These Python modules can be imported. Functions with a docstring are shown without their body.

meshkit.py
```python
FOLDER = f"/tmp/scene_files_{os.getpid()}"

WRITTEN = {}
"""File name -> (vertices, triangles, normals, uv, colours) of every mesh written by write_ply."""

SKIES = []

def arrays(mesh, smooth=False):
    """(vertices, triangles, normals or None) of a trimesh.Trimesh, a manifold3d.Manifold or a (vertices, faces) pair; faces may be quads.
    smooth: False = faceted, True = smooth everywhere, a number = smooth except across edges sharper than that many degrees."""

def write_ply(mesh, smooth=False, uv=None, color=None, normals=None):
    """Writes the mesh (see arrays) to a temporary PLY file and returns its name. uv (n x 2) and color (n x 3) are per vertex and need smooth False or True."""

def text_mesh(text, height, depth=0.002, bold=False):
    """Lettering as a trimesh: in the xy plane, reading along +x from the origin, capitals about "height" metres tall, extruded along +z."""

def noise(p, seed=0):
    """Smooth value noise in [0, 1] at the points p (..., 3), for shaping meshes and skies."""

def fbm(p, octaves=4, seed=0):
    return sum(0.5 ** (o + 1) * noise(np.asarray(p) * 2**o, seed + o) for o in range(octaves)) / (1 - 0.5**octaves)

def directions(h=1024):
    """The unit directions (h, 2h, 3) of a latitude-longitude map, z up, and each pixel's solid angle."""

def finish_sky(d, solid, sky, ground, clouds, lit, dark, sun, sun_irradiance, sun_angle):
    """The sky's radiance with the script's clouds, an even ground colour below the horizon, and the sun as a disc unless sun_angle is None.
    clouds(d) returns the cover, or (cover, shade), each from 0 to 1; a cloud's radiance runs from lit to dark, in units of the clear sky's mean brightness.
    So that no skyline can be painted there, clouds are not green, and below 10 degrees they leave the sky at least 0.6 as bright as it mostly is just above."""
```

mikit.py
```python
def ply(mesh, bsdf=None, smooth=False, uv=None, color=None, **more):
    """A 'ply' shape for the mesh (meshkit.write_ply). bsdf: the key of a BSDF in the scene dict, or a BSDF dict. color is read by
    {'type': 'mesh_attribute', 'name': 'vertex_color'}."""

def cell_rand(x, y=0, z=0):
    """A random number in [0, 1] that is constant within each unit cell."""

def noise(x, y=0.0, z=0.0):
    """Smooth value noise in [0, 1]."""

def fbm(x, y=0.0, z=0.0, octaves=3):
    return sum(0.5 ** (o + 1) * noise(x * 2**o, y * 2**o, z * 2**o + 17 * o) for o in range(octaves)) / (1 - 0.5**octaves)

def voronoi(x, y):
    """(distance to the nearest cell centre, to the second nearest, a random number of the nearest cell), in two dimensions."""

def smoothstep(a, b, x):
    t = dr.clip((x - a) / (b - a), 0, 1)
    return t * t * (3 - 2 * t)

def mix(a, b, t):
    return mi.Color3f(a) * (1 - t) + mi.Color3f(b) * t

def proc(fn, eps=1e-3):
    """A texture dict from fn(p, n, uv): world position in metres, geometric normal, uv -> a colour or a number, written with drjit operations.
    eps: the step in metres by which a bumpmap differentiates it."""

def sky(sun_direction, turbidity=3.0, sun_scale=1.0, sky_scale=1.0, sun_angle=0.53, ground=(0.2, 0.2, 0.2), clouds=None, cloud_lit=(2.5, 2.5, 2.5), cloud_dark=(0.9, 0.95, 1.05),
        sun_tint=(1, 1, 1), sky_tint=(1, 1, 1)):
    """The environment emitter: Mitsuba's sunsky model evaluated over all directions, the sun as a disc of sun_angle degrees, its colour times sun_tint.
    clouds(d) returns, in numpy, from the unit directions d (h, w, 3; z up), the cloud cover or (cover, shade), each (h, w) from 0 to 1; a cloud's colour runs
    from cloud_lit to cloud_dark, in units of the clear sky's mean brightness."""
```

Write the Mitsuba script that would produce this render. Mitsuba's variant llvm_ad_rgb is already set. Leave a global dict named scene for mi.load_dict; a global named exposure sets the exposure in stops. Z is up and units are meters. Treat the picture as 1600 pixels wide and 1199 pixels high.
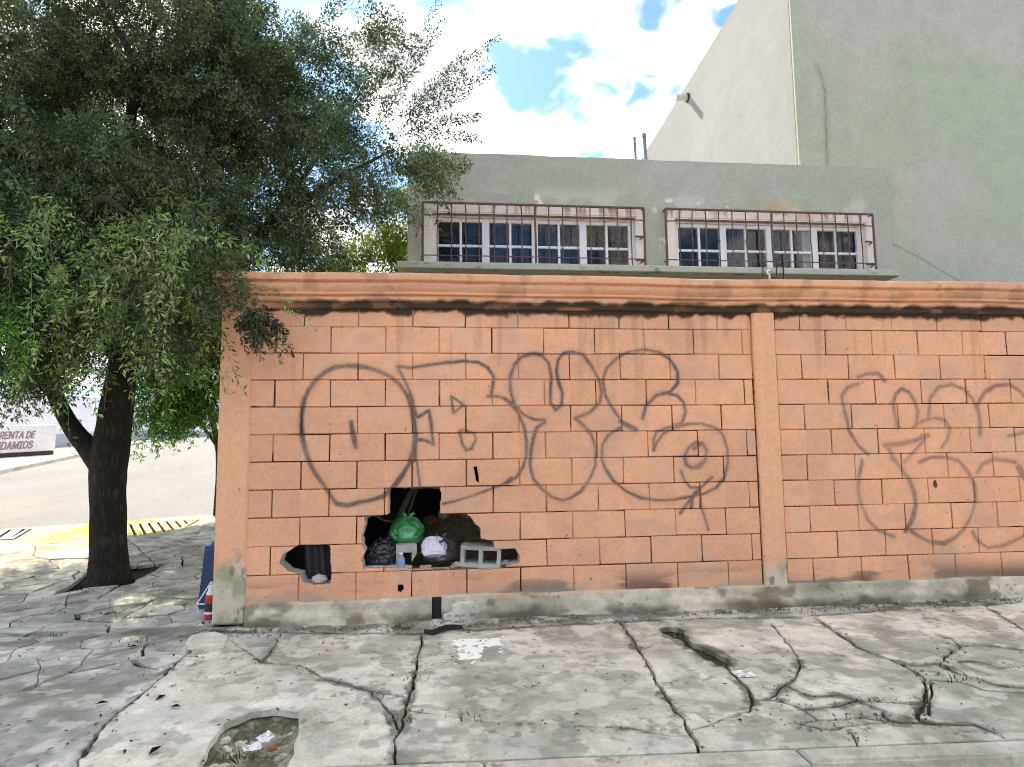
"""Painted block wall with graffiti and a hole, street tree at the corner, green stucco buildings behind."""
import math, random
import numpy as np
import trimesh
import mitsuba as mi
import drjit as dr
import mikit
import shapely
import shapely.geometry as sg
import manifold3d as m3
from shapely.geometry.polygon import orient
from shapely.ops import unary_union
from meshkit import text_mesh, noise as mnoise, fbm as mfbm
from mikit import proc, noise, fbm, smoothstep, mix, voronoi, cell_rand

T = mi.ScalarTransform4f
random.seed(7)
rng = np.random.default_rng(7)
scene, labels = {}, {}

# ---------------------------------------------------------------- camera, sky, exposure
CAM = np.array([0.6472, -4.8282, 1.2343])
PITCH, ROLL, YAW = 0.0998, 0.0120, 0.1040
_cy, _sy, _cp, _sp, _cr, _sr = math.cos(YAW), math.sin(YAW), math.cos(PITCH), math.sin(PITCH), math.cos(ROLL), math.sin(ROLL)
_right, _ahead = np.array([_cy, -_sy, 0]), np.array([_sy, _cy, 0])
FWD = _ahead * _cp + np.array([0, 0, _sp])
_up = -_ahead * _sp + np.array([0, 0, _cp])
UP = _right * _sr + _up * _cr
scene['camera'] = {'type': 'perspective', 'fov': 2 * math.degrees(math.atan(0.8)), 'fov_axis': 'x', 'near_clip': 0.05, 'far_clip': 2000.0,
                   'to_world': T().look_at(origin=CAM.tolist(), target=(CAM + FWD).tolist(), up=UP.tolist())}
SUN_EL, SUN_AZ = 46.0, -22.0          # azimuth from straight behind the wall (+y), negative = to the left


def clouds(d):
    z = np.maximum(d[..., 2], 0.0) + 0.22
    p = np.stack([d[..., 0] / z * 2.6, d[..., 1] / z * 2.6, z * 0 + 0.3], -1) + [178.084, 37.507, 0]
    w = np.stack([mfbm(p * 2.0 + 9, 4, 21), mfbm(p * 2.0 + 17, 4, 22), p[..., 2] * 0], -1) - 0.5
    q = p + w * 0.5
    a = mfbm(q * 1.9, 7, 3)
    b = 1 - 2 * np.abs(mfbm(q * 5.0, 5, 11) - 0.5)
    t = np.clip((a * 0.82 + b * 0.18 - 0.50) / 0.13, 0, 1)
    cover = t * t * (3 - 2 * t)
    s = np.clip((mfbm(q * 4.0 + [0.10, 0.25, 0], 5, 3) - 0.36) / 0.28, 0, 1) * np.clip((a - 0.47) / 0.14, 0, 1)
    return cover * 0.97, s


_el, _az = math.radians(SUN_EL), math.radians(SUN_AZ)
scene['sky'] = mikit.sky([math.sin(_az) * math.cos(_el), math.cos(_az) * math.cos(_el), math.sin(_el)], turbidity=3, sun_scale=0.37, sky_scale=0.30, clouds=clouds,
                         sun_tint=(0.99, 1.0, 1.02),
                         cloud_lit=(3.3, 3.2, 3.05), cloud_dark=(1.5, 1.5, 1.52), sky_tint=(0.70, 0.88, 1.02), ground=(0.25, 0.24, 0.22))
exposure = 4.75

# ---------------------------------------------------------------- traced shapes, in metres on the wall (x, z) and on the ground (x, y)
CRACKS = [
    (0.022, [(0.491, -0.384), (0.485, -0.757), (0.466, -1.460), (0.456, -1.689), (0.434, -1.947), (0.461, -2.164), (0.472, -2.313)]),
    (0.020, [(-0.184, -0.895), (0.005, -1.147), (0.120, -1.238), (0.249, -1.345), (0.345, -1.509), (0.415, -1.698), (0.436, -1.823)]),
    (0.020, [(1.873, -0.243), (1.790, -1.116), (1.723, -1.630), (1.710, -1.959), (1.661, -2.220)]),
    (0.006, [(0.476, -1.634), (0.627, -1.698), (0.829, -1.795), (1.026, -1.848), (1.221, -1.894), (1.439, -1.942), (1.560, -2.016), (1.684, -2.063)]),
    (0.100, [(2.156, -0.521), (2.157, -0.805), (2.191, -0.975), (2.209, -1.186)]),
    (0.020, [(2.209, -1.186), (2.180, -1.428), (2.167, -1.564), (2.133, -1.702), (2.054, -1.830), (1.928, -1.900), (1.699, -2.009)]),
    (0.016, [(2.881, -0.472), (2.750, -0.955), (2.649, -1.237), (2.506, -1.453), (2.373, -1.565), (2.233, -1.699), (2.122, -1.725)]),
    (0.026, [(3.251, -0.377), (3.196, -0.747), (3.134, -1.035), (3.150, -1.160), (3.191, -1.346), (3.173, -1.467), (3.154, -1.562)]),
    (0.035, [(3.196, -1.389), (3.398, -1.353), (3.370, -1.544), (3.425, -1.646), (3.462, -1.723), (3.626, -1.806)]),
    (0.014, [(3.398, -1.353), (3.754, -1.099), (3.815, -0.977), (3.789, -0.904)]),
    (0.016, [(3.754, -1.099), (3.941, -1.126), (4.146, -1.301)]),
    (0.014, [(4.727, -0.156), (4.593, -0.472), (4.422, -0.853), (4.351, -1.185)]),
    (0.020, [(3.398, -1.353), (3.633, -1.375), (3.650, -1.483), (4.004, -1.438)]),
    (0.030, [(3.154, -1.562), (2.908, -1.870), (2.760, -1.996), (2.739, -2.062), (2.839, -2.088), (2.949, -2.103), (2.970, -2.244)]),
    (0.020, [(2.133, -1.702), (2.258, -1.743), (2.325, -1.852), (2.455, -1.847), (2.621, -1.792), (2.666, -1.912), (2.610, -2.011), (2.739, -2.062)]),
    (0.018, [(2.032, -1.842), (2.157, -1.985), (2.313, -2.071), (2.454, -2.037), (2.739, -2.062)]),
    (0.012, [(2.373, -2.079), (2.348, -2.186), (2.272, -2.326)]),
    (0.016, [(2.325, -1.852), (2.315, -1.972), (2.167, -1.993)]),
    (0.016, [(2.621, -1.792), (2.574, -1.713), (2.432, -1.726), (2.373, -1.565)]),
    (0.016, [(2.315, -1.972), (2.519, -1.964), (2.610, -2.011)]),
    (0.020, [(2.621, -1.792), (2.785, -1.838), (2.908, -1.870)]),
    (0.030, [(-0.963, -0.075), (-0.640, -0.165), (-0.111, -0.269), (0.490, -0.355), (1.188, -0.304), (1.873, -0.276), (2.485, -0.265), (2.976, -0.337), (3.435, -0.301), (4.237, -0.237), (5.639, -0.171)]),
    (0.020, [(-0.758, -0.319), (-0.933, -0.494), (-0.938, -0.676), (-0.902, -1.098), (-0.911, -1.355), (-0.901, -1.613), (-0.815, -2.000), (-0.761, -2.201)]),
    (0.012, [(-0.758, -0.319), (-0.422, -0.806), (-0.184, -0.895)]),
    (0.010, [(-0.422, -0.806), (-0.427, -0.501), (-0.465, -0.189)]),
    (0.008, [(0.466, -1.460), (0.194, -1.294)])]
POTHOLE = [(-0.309, -2.096), (-0.351, -1.874), (-0.355, -1.665), (-0.286, -1.517), (-0.174, -1.494), (-0.038, -1.565), (0.011, -1.767), (0.012, -2.006), (0.014, -2.137)]
TREE_PIT = [(-2.649, 1.065), (-2.795, 1.928), (-2.512, 2.080), (-2.213, 2.270), (-2.193, 1.795), (-2.176, 1.360), (-2.461, 1.288)]
WHITE_SPLASH = [(0.681, -0.525), (1.012, -0.545), (1.004, -0.679), (0.865, -0.711), (0.853, -0.928), (0.718, -0.932), (0.723, -0.716)]
RIGHT_PATCH = [(3.172, -1.584), (3.297, -1.629), (3.332, -1.749), (3.649, -1.851), (3.225, -2.253), (2.974, -2.208), (2.973, -2.093), (2.860, -2.064), (2.827, -1.991)]
GRATE_YELLOW = [(-3.959, 5.103), (-3.558, 5.280), (-3.080, 5.457), (-2.986, 4.623), (-3.031, 4.124), (-3.360, 3.895)]
GRATE_GRAY = [(-5.630, 4.361), (-5.674, 5.022), (-5.140, 4.943), (-4.853, 4.110), (-4.830, 3.407)]
NEAR_KERB = [(-4.345, 3.084), (-4.193, 3.510), (-3.837, 3.788), (-3.360, 3.895), (-3.031, 4.124), (-2.986, 4.623), (-2.803, 4.705), (-2.744, 5.157)]
FAR_KERB = [(-12.853, 16.326), (-14.946, 23.382), (-18.859, 35.926), (-24.151, 55.377)]
SMALL = [(-0.764, -1.277), (-0.673, -1.387), (-0.678, -1.449), (-0.557, -1.949), (-1.007, -1.342), (-2.600, 1.159), (2.235, -1.387), (-0.171, -1.868), (-0.147, -1.810), (0.661, -0.305)]
HOLE_BIG = [(0.050, 0.379), (0.053, 0.506), (0.039, 0.543), (0.060, 0.735), (0.225, 0.754), (0.229, 0.948), (0.607, 0.942), (0.612, 0.754), (0.805, 0.745), (0.900, 0.636), (0.909, 0.566), (1.003, 0.545), (1.017, 0.489), (1.165, 0.484), (1.193, 0.437), (1.183, 0.382), (1.078, 0.357), (0.992, 0.341)]
HOLE_LEFT = [(-0.534, 0.433), (-0.523, 0.495), (-0.457, 0.529), (-0.426, 0.551), (-0.188, 0.549), (-0.174, 0.278), (-0.286, 0.269), (-0.371, 0.294), (-0.377, 0.352), (-0.484, 0.373)]
SLIT = [(0.855, 1.093), (0.879, 1.098), (0.893, 1.026), (0.897, 0.974), (0.873, 0.989)]
SLIT_R = [(4.554, 0.925), (4.577, 0.935), (4.590, 0.884), (4.571, 0.864), (4.551, 0.885)]
NOTCH = [(0.302, 0.254), (0.339, 0.252), (0.344, 0.220), (0.321, 0.199), (0.298, 0.208)]
PLINTH_GAP = [(0.547, 0.164), (0.616, 0.161), (0.616, 0.057), (0.607, -0.046), (0.551, -0.044)]
PATCH = [(0.690, 0.100), (0.756, 0.129), (0.840, 0.126), (0.872, 0.061), (0.839, -0.010), (0.764, 0.002), (0.718, -0.042), (0.625, -0.020), (0.625, 0.043), (0.686, 0.054)]
GRAFFITI_LEFT = [
    (0.019, [(-0.080, 1.856), (-0.167, 1.845), (-0.242, 1.806), (-0.306, 1.750), (-0.358, 1.673), (-0.388, 1.596), (-0.402, 1.497), (-0.404, 1.420), (-0.394, 1.322), (-0.370, 1.224), (-0.337, 1.137), (-0.293, 1.060), (-0.239, 0.984), (-0.184, 0.897), (-0.141, 0.843), (-0.066, 0.830), (0.019, 0.850), (0.105, 0.864), (0.191, 0.890), (0.255, 0.943), (0.320, 1.029), (0.374, 1.116), (0.412, 1.225), (0.423, 1.336), (0.411, 1.447), (0.395, 1.536), (0.361, 1.637), (0.305, 1.716), (0.239, 1.772), (0.150, 1.817), (0.051, 1.845), (-0.080, 1.856)]),
    (0.020, [(-0.047, 1.434), (-0.030, 1.340), (-0.012, 1.252)]),
    (0.014, [(0.988, 1.624), (1.006, 1.703), (1.012, 1.772), (0.967, 1.841), (0.899, 1.881), (0.786, 1.892), (0.651, 1.880), (0.494, 1.857), (0.382, 1.840), (0.288, 1.851), (0.316, 1.795), (0.361, 1.705), (0.394, 1.615), (0.411, 1.536), (0.433, 1.469), (0.472, 1.486), (0.522, 1.519), (0.539, 1.424), (0.555, 1.268), (0.495, 1.296), (0.428, 1.302)]),
    (0.020, [(0.421, 1.291), (0.418, 1.148)]),
    (0.009, [(0.434, 1.148), (0.457, 0.961)]),
    (0.010, [(0.966, 1.622), (1.034, 1.624), (1.102, 1.606), (1.147, 1.572)]),
    (0.013, [(1.085, 1.610), (1.130, 1.578), (1.194, 1.499), (1.238, 1.395), (1.256, 1.279), (1.255, 1.176), (1.228, 1.087), (1.175, 1.011), (1.097, 0.968)]),
    (0.010, [(1.140, 1.010), (1.072, 0.961), (0.982, 0.929), (0.848, 0.882), (0.704, 0.841), (0.627, 0.827)]),
    (0.011, [(0.689, 1.625), (0.785, 1.557), (0.706, 1.501), (0.689, 1.625)]),
    (0.011, [(0.750, 1.360), (0.789, 1.371), (0.862, 1.343), (0.873, 1.298), (0.839, 1.231), (0.800, 1.220), (0.772, 1.265), (0.750, 1.360)]),
    (0.014, [(1.396, 1.439), (1.311, 1.447), (1.233, 1.486), (1.169, 1.551), (1.137, 1.669), (1.139, 1.773), (1.173, 1.865), (1.226, 1.925), (1.319, 1.952), (1.385, 1.939), (1.437, 1.879), (1.455, 1.773), (1.447, 1.668), (1.445, 1.576), (1.483, 1.517), (1.530, 1.550), (1.539, 1.641), (1.514, 1.720), (1.496, 1.813), (1.511, 1.906), (1.559, 1.959), (1.626, 1.966), (1.706, 1.946), (1.771, 1.853), (1.829, 1.746), (1.847, 1.654), (1.831, 1.574), (1.749, 1.496), (1.635, 1.451), (1.706, 1.391), (1.758, 1.326), (1.789, 1.221), (1.785, 1.092), (1.736, 0.989), (1.668, 0.901), (1.588, 0.851), (1.523, 0.833), (1.445, 0.860), (1.368, 0.919), (1.304, 0.996), (1.280, 1.099), (1.288, 1.214), (1.309, 1.304), (1.336, 1.382), (1.396, 1.420)]),
    (0.013, [(2.165, 1.447), (2.196, 1.546), (2.280, 1.626), (2.391, 1.652), (2.456, 1.719), (2.459, 1.813), (2.401, 1.908), (2.320, 1.962), (2.197, 1.988), (2.073, 1.968), (1.976, 1.920), (1.892, 1.840), (1.856, 1.746), (1.873, 1.627), (1.924, 1.534), (1.989, 1.442)]),
    (0.022, [(1.989, 1.428), (2.055, 1.388), (2.108, 1.362)]),
    (0.012, [(1.987, 1.376), (1.892, 1.324), (1.843, 1.247), (1.833, 1.143), (1.858, 1.065), (1.922, 0.973), (2.013, 0.894), (2.132, 0.840), (2.252, 0.819), (2.387, 0.822), (2.510, 0.839), (2.634, 0.863), (2.732, 0.907), (2.804, 0.984), (2.838, 1.103), (2.836, 1.209), (2.806, 1.315), (2.753, 1.369), (2.630, 1.404), (2.519, 1.398), (2.408, 1.372), (2.324, 1.327), (2.267, 1.255), (2.245, 1.203), (2.248, 1.281), (2.270, 1.340), (2.381, 1.379), (2.478, 1.411), (2.509, 1.491), (2.498, 1.571), (2.445, 1.625), (2.377, 1.639)]),
    (0.015, [(2.582, 1.258), (2.637, 1.251), (2.669, 1.197), (2.652, 1.118), (2.601, 1.066), (2.546, 1.061), (2.499, 1.088), (2.488, 1.147), (2.518, 1.212), (2.582, 1.258)]),
    (0.020, [(2.566, 1.212), (2.616, 1.240)]),
    (0.013, [(2.574, 1.073), (2.631, 1.105)]),
    (0.012, [(2.456, 1.036), (2.481, 0.964), (2.526, 0.911), (2.608, 0.909), (2.701, 0.986)]),
    (0.022, [(2.594, 0.896), (2.530, 0.826)]),
    (0.013, [(2.530, 0.826), (2.437, 0.718)]),
    (0.016, [(2.537, 0.832), (2.527, 0.761)]),
    (0.009, [(2.601, 0.896), (2.602, 0.766), (2.639, 0.662), (2.656, 0.584)])]
GRAFFITI_RIGHT = [
    (0.018, [(3.964, 1.769), (4.055, 1.796), (4.143, 1.796), (4.191, 1.741)]),
    (0.015, [(3.960, 1.713), (3.871, 1.686), (3.815, 1.617), (3.828, 1.493), (3.861, 1.329), (3.926, 1.220), (4.008, 1.144)]),
    (0.015, [(3.954, 1.097), (3.915, 0.963), (3.900, 0.856), (3.922, 0.748), (3.971, 0.628), (4.051, 0.546), (4.178, 0.496)]),
    (0.016, [(4.280, 1.353), (4.264, 1.435), (4.251, 1.546), (4.279, 1.629), (4.334, 1.671), (4.399, 1.643), (4.439, 1.573), (4.462, 1.489), (4.438, 1.379)]),
    (0.012, [(4.414, 1.365), (4.500, 1.413), (4.607, 1.433), (4.695, 1.411), (4.735, 1.349), (4.705, 1.266), (4.646, 1.191)]),
    (0.018, [(4.546, 1.419), (4.560, 1.503), (4.583, 1.600), (4.658, 1.684), (4.781, 1.705), (4.884, 1.669), (4.952, 1.585), (4.997, 1.486), (5.003, 1.388), (4.994, 1.291)]),
    (0.019, [(4.994, 1.542), (5.065, 1.641), (5.177, 1.697), (5.302, 1.704), (5.389, 1.647), (5.445, 1.583)]),
    (0.021, [(4.159, 1.217), (4.293, 1.229), (4.428, 1.255), (4.535, 1.295)]),
    (0.012, [(4.535, 1.295), (4.438, 1.200), (4.310, 1.079)]),
    (0.020, [(4.187, 1.189), (4.224, 1.107), (4.278, 1.038), (4.344, 0.942), (4.379, 0.833), (4.386, 0.739), (4.348, 0.632), (4.283, 0.540)]),
    (0.017, [(4.443, 1.077), (4.550, 1.116), (4.669, 1.115), (4.787, 1.086), (4.868, 0.988), (4.905, 0.892), (4.908, 0.769), (4.851, 0.634), (4.783, 0.541), (4.703, 0.476), (4.596, 0.432), (4.480, 0.449), (4.382, 0.498), (4.326, 0.539)]),
    (0.018, [(4.943, 0.987), (4.995, 1.055), (5.105, 1.095), (5.210, 1.080), (5.285, 1.065)]),
    (0.016, [(4.855, 0.513), (4.894, 0.444), (4.978, 0.388), (5.099, 0.398), (5.208, 0.436), (5.366, 0.500)]),
    (0.015, [(5.245, 1.281), (5.323, 1.294), (5.418, 1.314)]),
    (0.030, [(5.311, 1.023), (5.357, 0.939)])]

# ---------------------------------------------------------------- helpers
def gh(y):
    """Height of the pavement: level before the wall, rising gently up the side street."""
    y = np.minimum(np.asarray(y, float), 60.0)
    return 0.0225 * (y + np.sqrt(y * y + 0.1))


def obj(name, mesh, bsdf, parent=None, smooth=False, color=None):
    key = base = (parent + '__' if parent else '') + name
    n = 0
    while key in scene or key in labels:
        n += 1
        key = f'{base}_{n:03d}'
    scene[key] = mikit.ply(mesh, bsdf, smooth=smooth, color=color)
    return key


def tag(key, label=None, category=None, group=None, kind=None):
    labels[key] = {k: v for k, v in (('label', label), ('category', category), ('group', group), ('kind', kind)) if v}
    return key


def thing(name, label, category=None, group=None, kind=None):
    key, n = name, 0
    while key in labels or key in scene:
        n += 1
        key = f'{name}_{n:03d}'
    return tag(key, label, category, group, kind)


def cat(*ms):
    return trimesh.util.concatenate([trimesh.Trimesh(m.vertices, m.faces, process=False) for m in ms])


def hull(p):
    return trimesh.convex.convex_hull(np.asarray(p, float))


def box(x0, x1, y0, y1, z0, z1, c=0.0):
    """A box, its edges chamfered by c."""
    if c <= 0:
        m = trimesh.creation.box((x1 - x0, y1 - y0, z1 - z0))
        m.apply_translation(((x0 + x1) / 2, (y0 + y1) / 2, (z0 + z1) / 2))
        return m
    h, o = np.array([x1 - x0, y1 - y0, z1 - z0]) / 2, np.array([x0 + x1, y0 + y1, z0 + z1]) / 2
    pts = [(np.array(s) * 2 - 1) * (h - c + np.eye(3)[k] * c) + o for s in np.ndindex(2, 2, 2) for k in range(3)]
    return hull(pts)


def tube(pts, radii, sides=8, closed=True):
    pts = np.asarray(pts, float)
    radii = np.broadcast_to(np.asarray(radii, float), (len(pts),))
    t = np.gradient(pts, axis=0)
    t /= np.maximum(np.linalg.norm(t, axis=1, keepdims=True), 1e-9)
    a = np.cross(t[0], [0.31, 0.9, 0.2]); a /= np.linalg.norm(a)
    rings = []
    for i in range(len(pts)):
        a = a - t[i] * (a @ t[i]); a /= np.linalg.norm(a)
        b = np.cross(t[i], a)
        ph = np.arange(sides) * 2 * math.pi / sides
        rings.append(pts[i] + radii[i] * (np.cos(ph)[:, None] * a + np.sin(ph)[:, None] * b))
    v, n, k = np.vstack(rings), len(pts), np.arange(sides)
    f = []
    for i in range(n - 1):
        p, q = i * sides + k, i * sides + (k + 1) % sides
        f += [np.stack([p, q, q + sides], 1), np.stack([p, q + sides, p + sides], 1)]
    if closed:
        v = np.vstack([v, pts[:1], pts[-1:]])
        e = (n - 1) * sides
        f += [np.stack([(k + 1) % sides, k, k * 0 + n * sides], 1), np.stack([e + k, e + (k + 1) % sides, k * 0 + n * sides + 1], 1)]
    return trimesh.Trimesh(v, np.vstack(f), process=False)


def spline(pts, n=24):
    """Catmull-Rom through the points."""
    p = np.asarray(pts, float)
    p = np.vstack([2 * p[0] - p[1], p, 2 * p[-1] - p[-2]])
    s = np.linspace(0, len(p) - 3 - 1e-6, n)
    i = s.astype(int); t = (s - i)[:, None]
    a, b, c, d = p[i], p[i + 1], p[i + 2], p[i + 3]
    return 0.5 * (2 * b + (c - a) * t + (2 * a - 5 * b + 4 * c - d) * t ** 2 + (3 * b - a - 3 * c + d) * t ** 3)


def tri(poly):
    v, f = trimesh.creation.triangulate_polygon(poly, engine='earcut')
    v = np.asarray(v)[:, :2]; f = np.asarray(f)
    a = v[f]
    flip = ((a[:, 1, 0] - a[:, 0, 0]) * (a[:, 2, 1] - a[:, 0, 1]) - (a[:, 1, 1] - a[:, 0, 1]) * (a[:, 2, 0] - a[:, 0, 0])) < 0
    f[flip] = f[flip][:, ::-1]
    return v, f


def polys(g):
    return [p for p in getattr(g, 'geoms', [g]) if p.geom_type == 'Polygon' and p.area > 1e-5]


def plate(poly, c=0.004, depth=0.05):
    """A slab of the polygon's outline, top at h = 0, chamfered rim, walls down to -depth; coordinates (a, b, h)."""
    V, F, at = [], [], 0
    for pg in polys(poly):
        pg = orient(pg)
        ins = [p for p in polys(pg.buffer(-c, join_style=2)) if p.area > 1e-5] if c > 0 else [pg]
        if not ins:
            ins = [pg]
        inner = set()
        for q in ins:
            v, f = tri(q)
            inner |= {(round(x, 6), round(y, 6)) for x, y in v}
            V.append(np.c_[v, np.zeros(len(v))]); F.append(f + at); at += len(v)
        if c > 0:
            for r in polys(pg.difference(unary_union(ins))):
                v, f = tri(r)
                h = np.array([0.0 if (round(x, 6), round(y, 6)) in inner else -c for x, y in v])
                V.append(np.c_[v, h]); F.append(f + at); at += len(v)
        for ring in [pg.exterior, *pg.interiors]:
            p = np.array(ring.coords)[:-1]; n = len(p); k = np.arange(n); q = (k + 1) % n
            V.append(np.vstack([np.c_[p, np.full(n, -c)], np.c_[p, np.full(n, -depth)]]))
            F.append(np.vstack([np.stack([k + n, q + n, q], 1), np.stack([k + n, q, k], 1)]) + at); at += 2 * n
    return trimesh.Trimesh(np.vstack(V), np.vstack(F), process=False)


def upright(m, y=0.0):
    """From (a, b, h) to the wall: x = a, z = b, and h towards the street."""
    v = m.vertices
    return trimesh.Trimesh(np.c_[v[:, 0], y - v[:, 2], v[:, 1]], m.faces, process=False)


def wobble(pts, step=0.04, amp=0.01, seed=0, closed=False, freq=9.0):
    """The polyline resampled finely and roughened."""
    ln = sg.LinearRing(pts) if closed else sg.LineString(pts)
    n = max(2, int(ln.length / step))
    p = np.array([ln.interpolate(t, normalized=True).coords[0] for t in np.linspace(0, 1, n, endpoint=not closed)])
    q = np.c_[p, np.full(len(p), seed * 7.3)] * freq
    d = np.stack([mfbm(q, 3, seed) - 0.5, mfbm(q + 31.7, 3, seed + 5) - 0.5], 1) * 2.6 * amp
    return p + d


def lump(size, seed, sub=2, rough=0.25, freq=2.0):
    """An irregular stone-like lump."""
    m = trimesh.creation.icosphere(subdivisions=sub)
    v = np.array(m.vertices)
    v *= (1 + rough * 2 * (mfbm(v * freq + seed * 3.7, 3, seed) - 0.5))[:, None]
    return trimesh.Trimesh(v * np.asarray(size), m.faces, process=False)


def moved(m, loc=(0, 0, 0), rz=0.0, rx=0.0, ry=0.0):
    m = m.copy()
    for a, ax in ((rx, (1, 0, 0)), (ry, (0, 1, 0)), (rz, (0, 0, 1))):
        if a:
            m.apply_transform(trimesh.transformations.rotation_matrix(a, ax))
    m.apply_translation(loc)
    return m


def grid_mesh(xs, ys, fn):
    X, Y = np.meshgrid(xs, ys, indexing='ij')
    v = np.stack([X, Y, fn(X, Y)], -1).reshape(-1, 3)
    i, j = np.meshgrid(np.arange(len(xs) - 1), np.arange(len(ys) - 1), indexing='ij')
    a = (i * len(ys) + j).ravel(); b = a + len(ys)
    return trimesh.Trimesh(v, np.vstack([np.stack([a, b, b + 1], 1), np.stack([a, b + 1, a + 1], 1)]), process=False)


def from_manifold(m):
    q = m.to_mesh()
    return trimesh.Trimesh(q.vert_properties[:, :3], q.tri_verts, process=False)


# ---------------------------------------------------------------- materials
def mat(name, color, rough=0.9, bump=None, bump_scale=None, eps=1e-3, spec=0.3, metallic=0.0, two=True, **more):
    c = color if isinstance(color, dict) else {'type': 'rgb', 'value': list(color)}
    b = {'type': 'principled', 'base_color': c, 'roughness': rough, 'specular': spec, 'metallic': metallic, **more}
    if bump is not None:
        b = {'type': 'bumpmap', 'arbitrary': proc(bump, eps), 'scale': bump_scale, 'bsdf': b}
    scene['mat_' + name] = {'type': 'twosided', 'bsdf': b} if two else b
    return 'mat_' + name


def stroke_distance(x, z, strokes):
    """Distance from (x, z) to the nearest of the strokes' segments, less the stroke's half width."""
    seg = np.array([(ax, az, bx - ax, bz - az, 1 / max((bx - ax) ** 2 + (bz - az) ** 2, 1e-8), w) for w, pts in strokes for (ax, az), (bx, bz) in zip(pts[:-1], pts[1:])], np.float32)
    key = id(strokes)
    if key not in STROKES:
        STROKES[key] = mi.Float(seg.ravel())
        dr.eval(STROKES[key])
    data, n = STROKES[key], len(seg)

    def body(i, d):
        g = [dr.gather(mi.Float, data, i * 6 + k) for k in range(6)]
        px, pz = x - g[0], z - g[1]
        t = dr.clip((px * g[2] + pz * g[3]) * g[4], 0, 1)
        return i + 1, dr.minimum(d, dr.sqrt(dr.square(px - t * g[2]) + dr.square(pz - t * g[3])) - g[5] * 0.90)

    i, d = dr.while_loop((mi.UInt32(0) + dr.zeros(mi.UInt32, 1), mi.Float(9.0) + x * 0), lambda i, d: i < n, body)
    return d


STROKES = {}
ORANGE, ORANGE2 = (0.80, 0.405, 0.226), (0.73, 0.37, 0.212)


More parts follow.
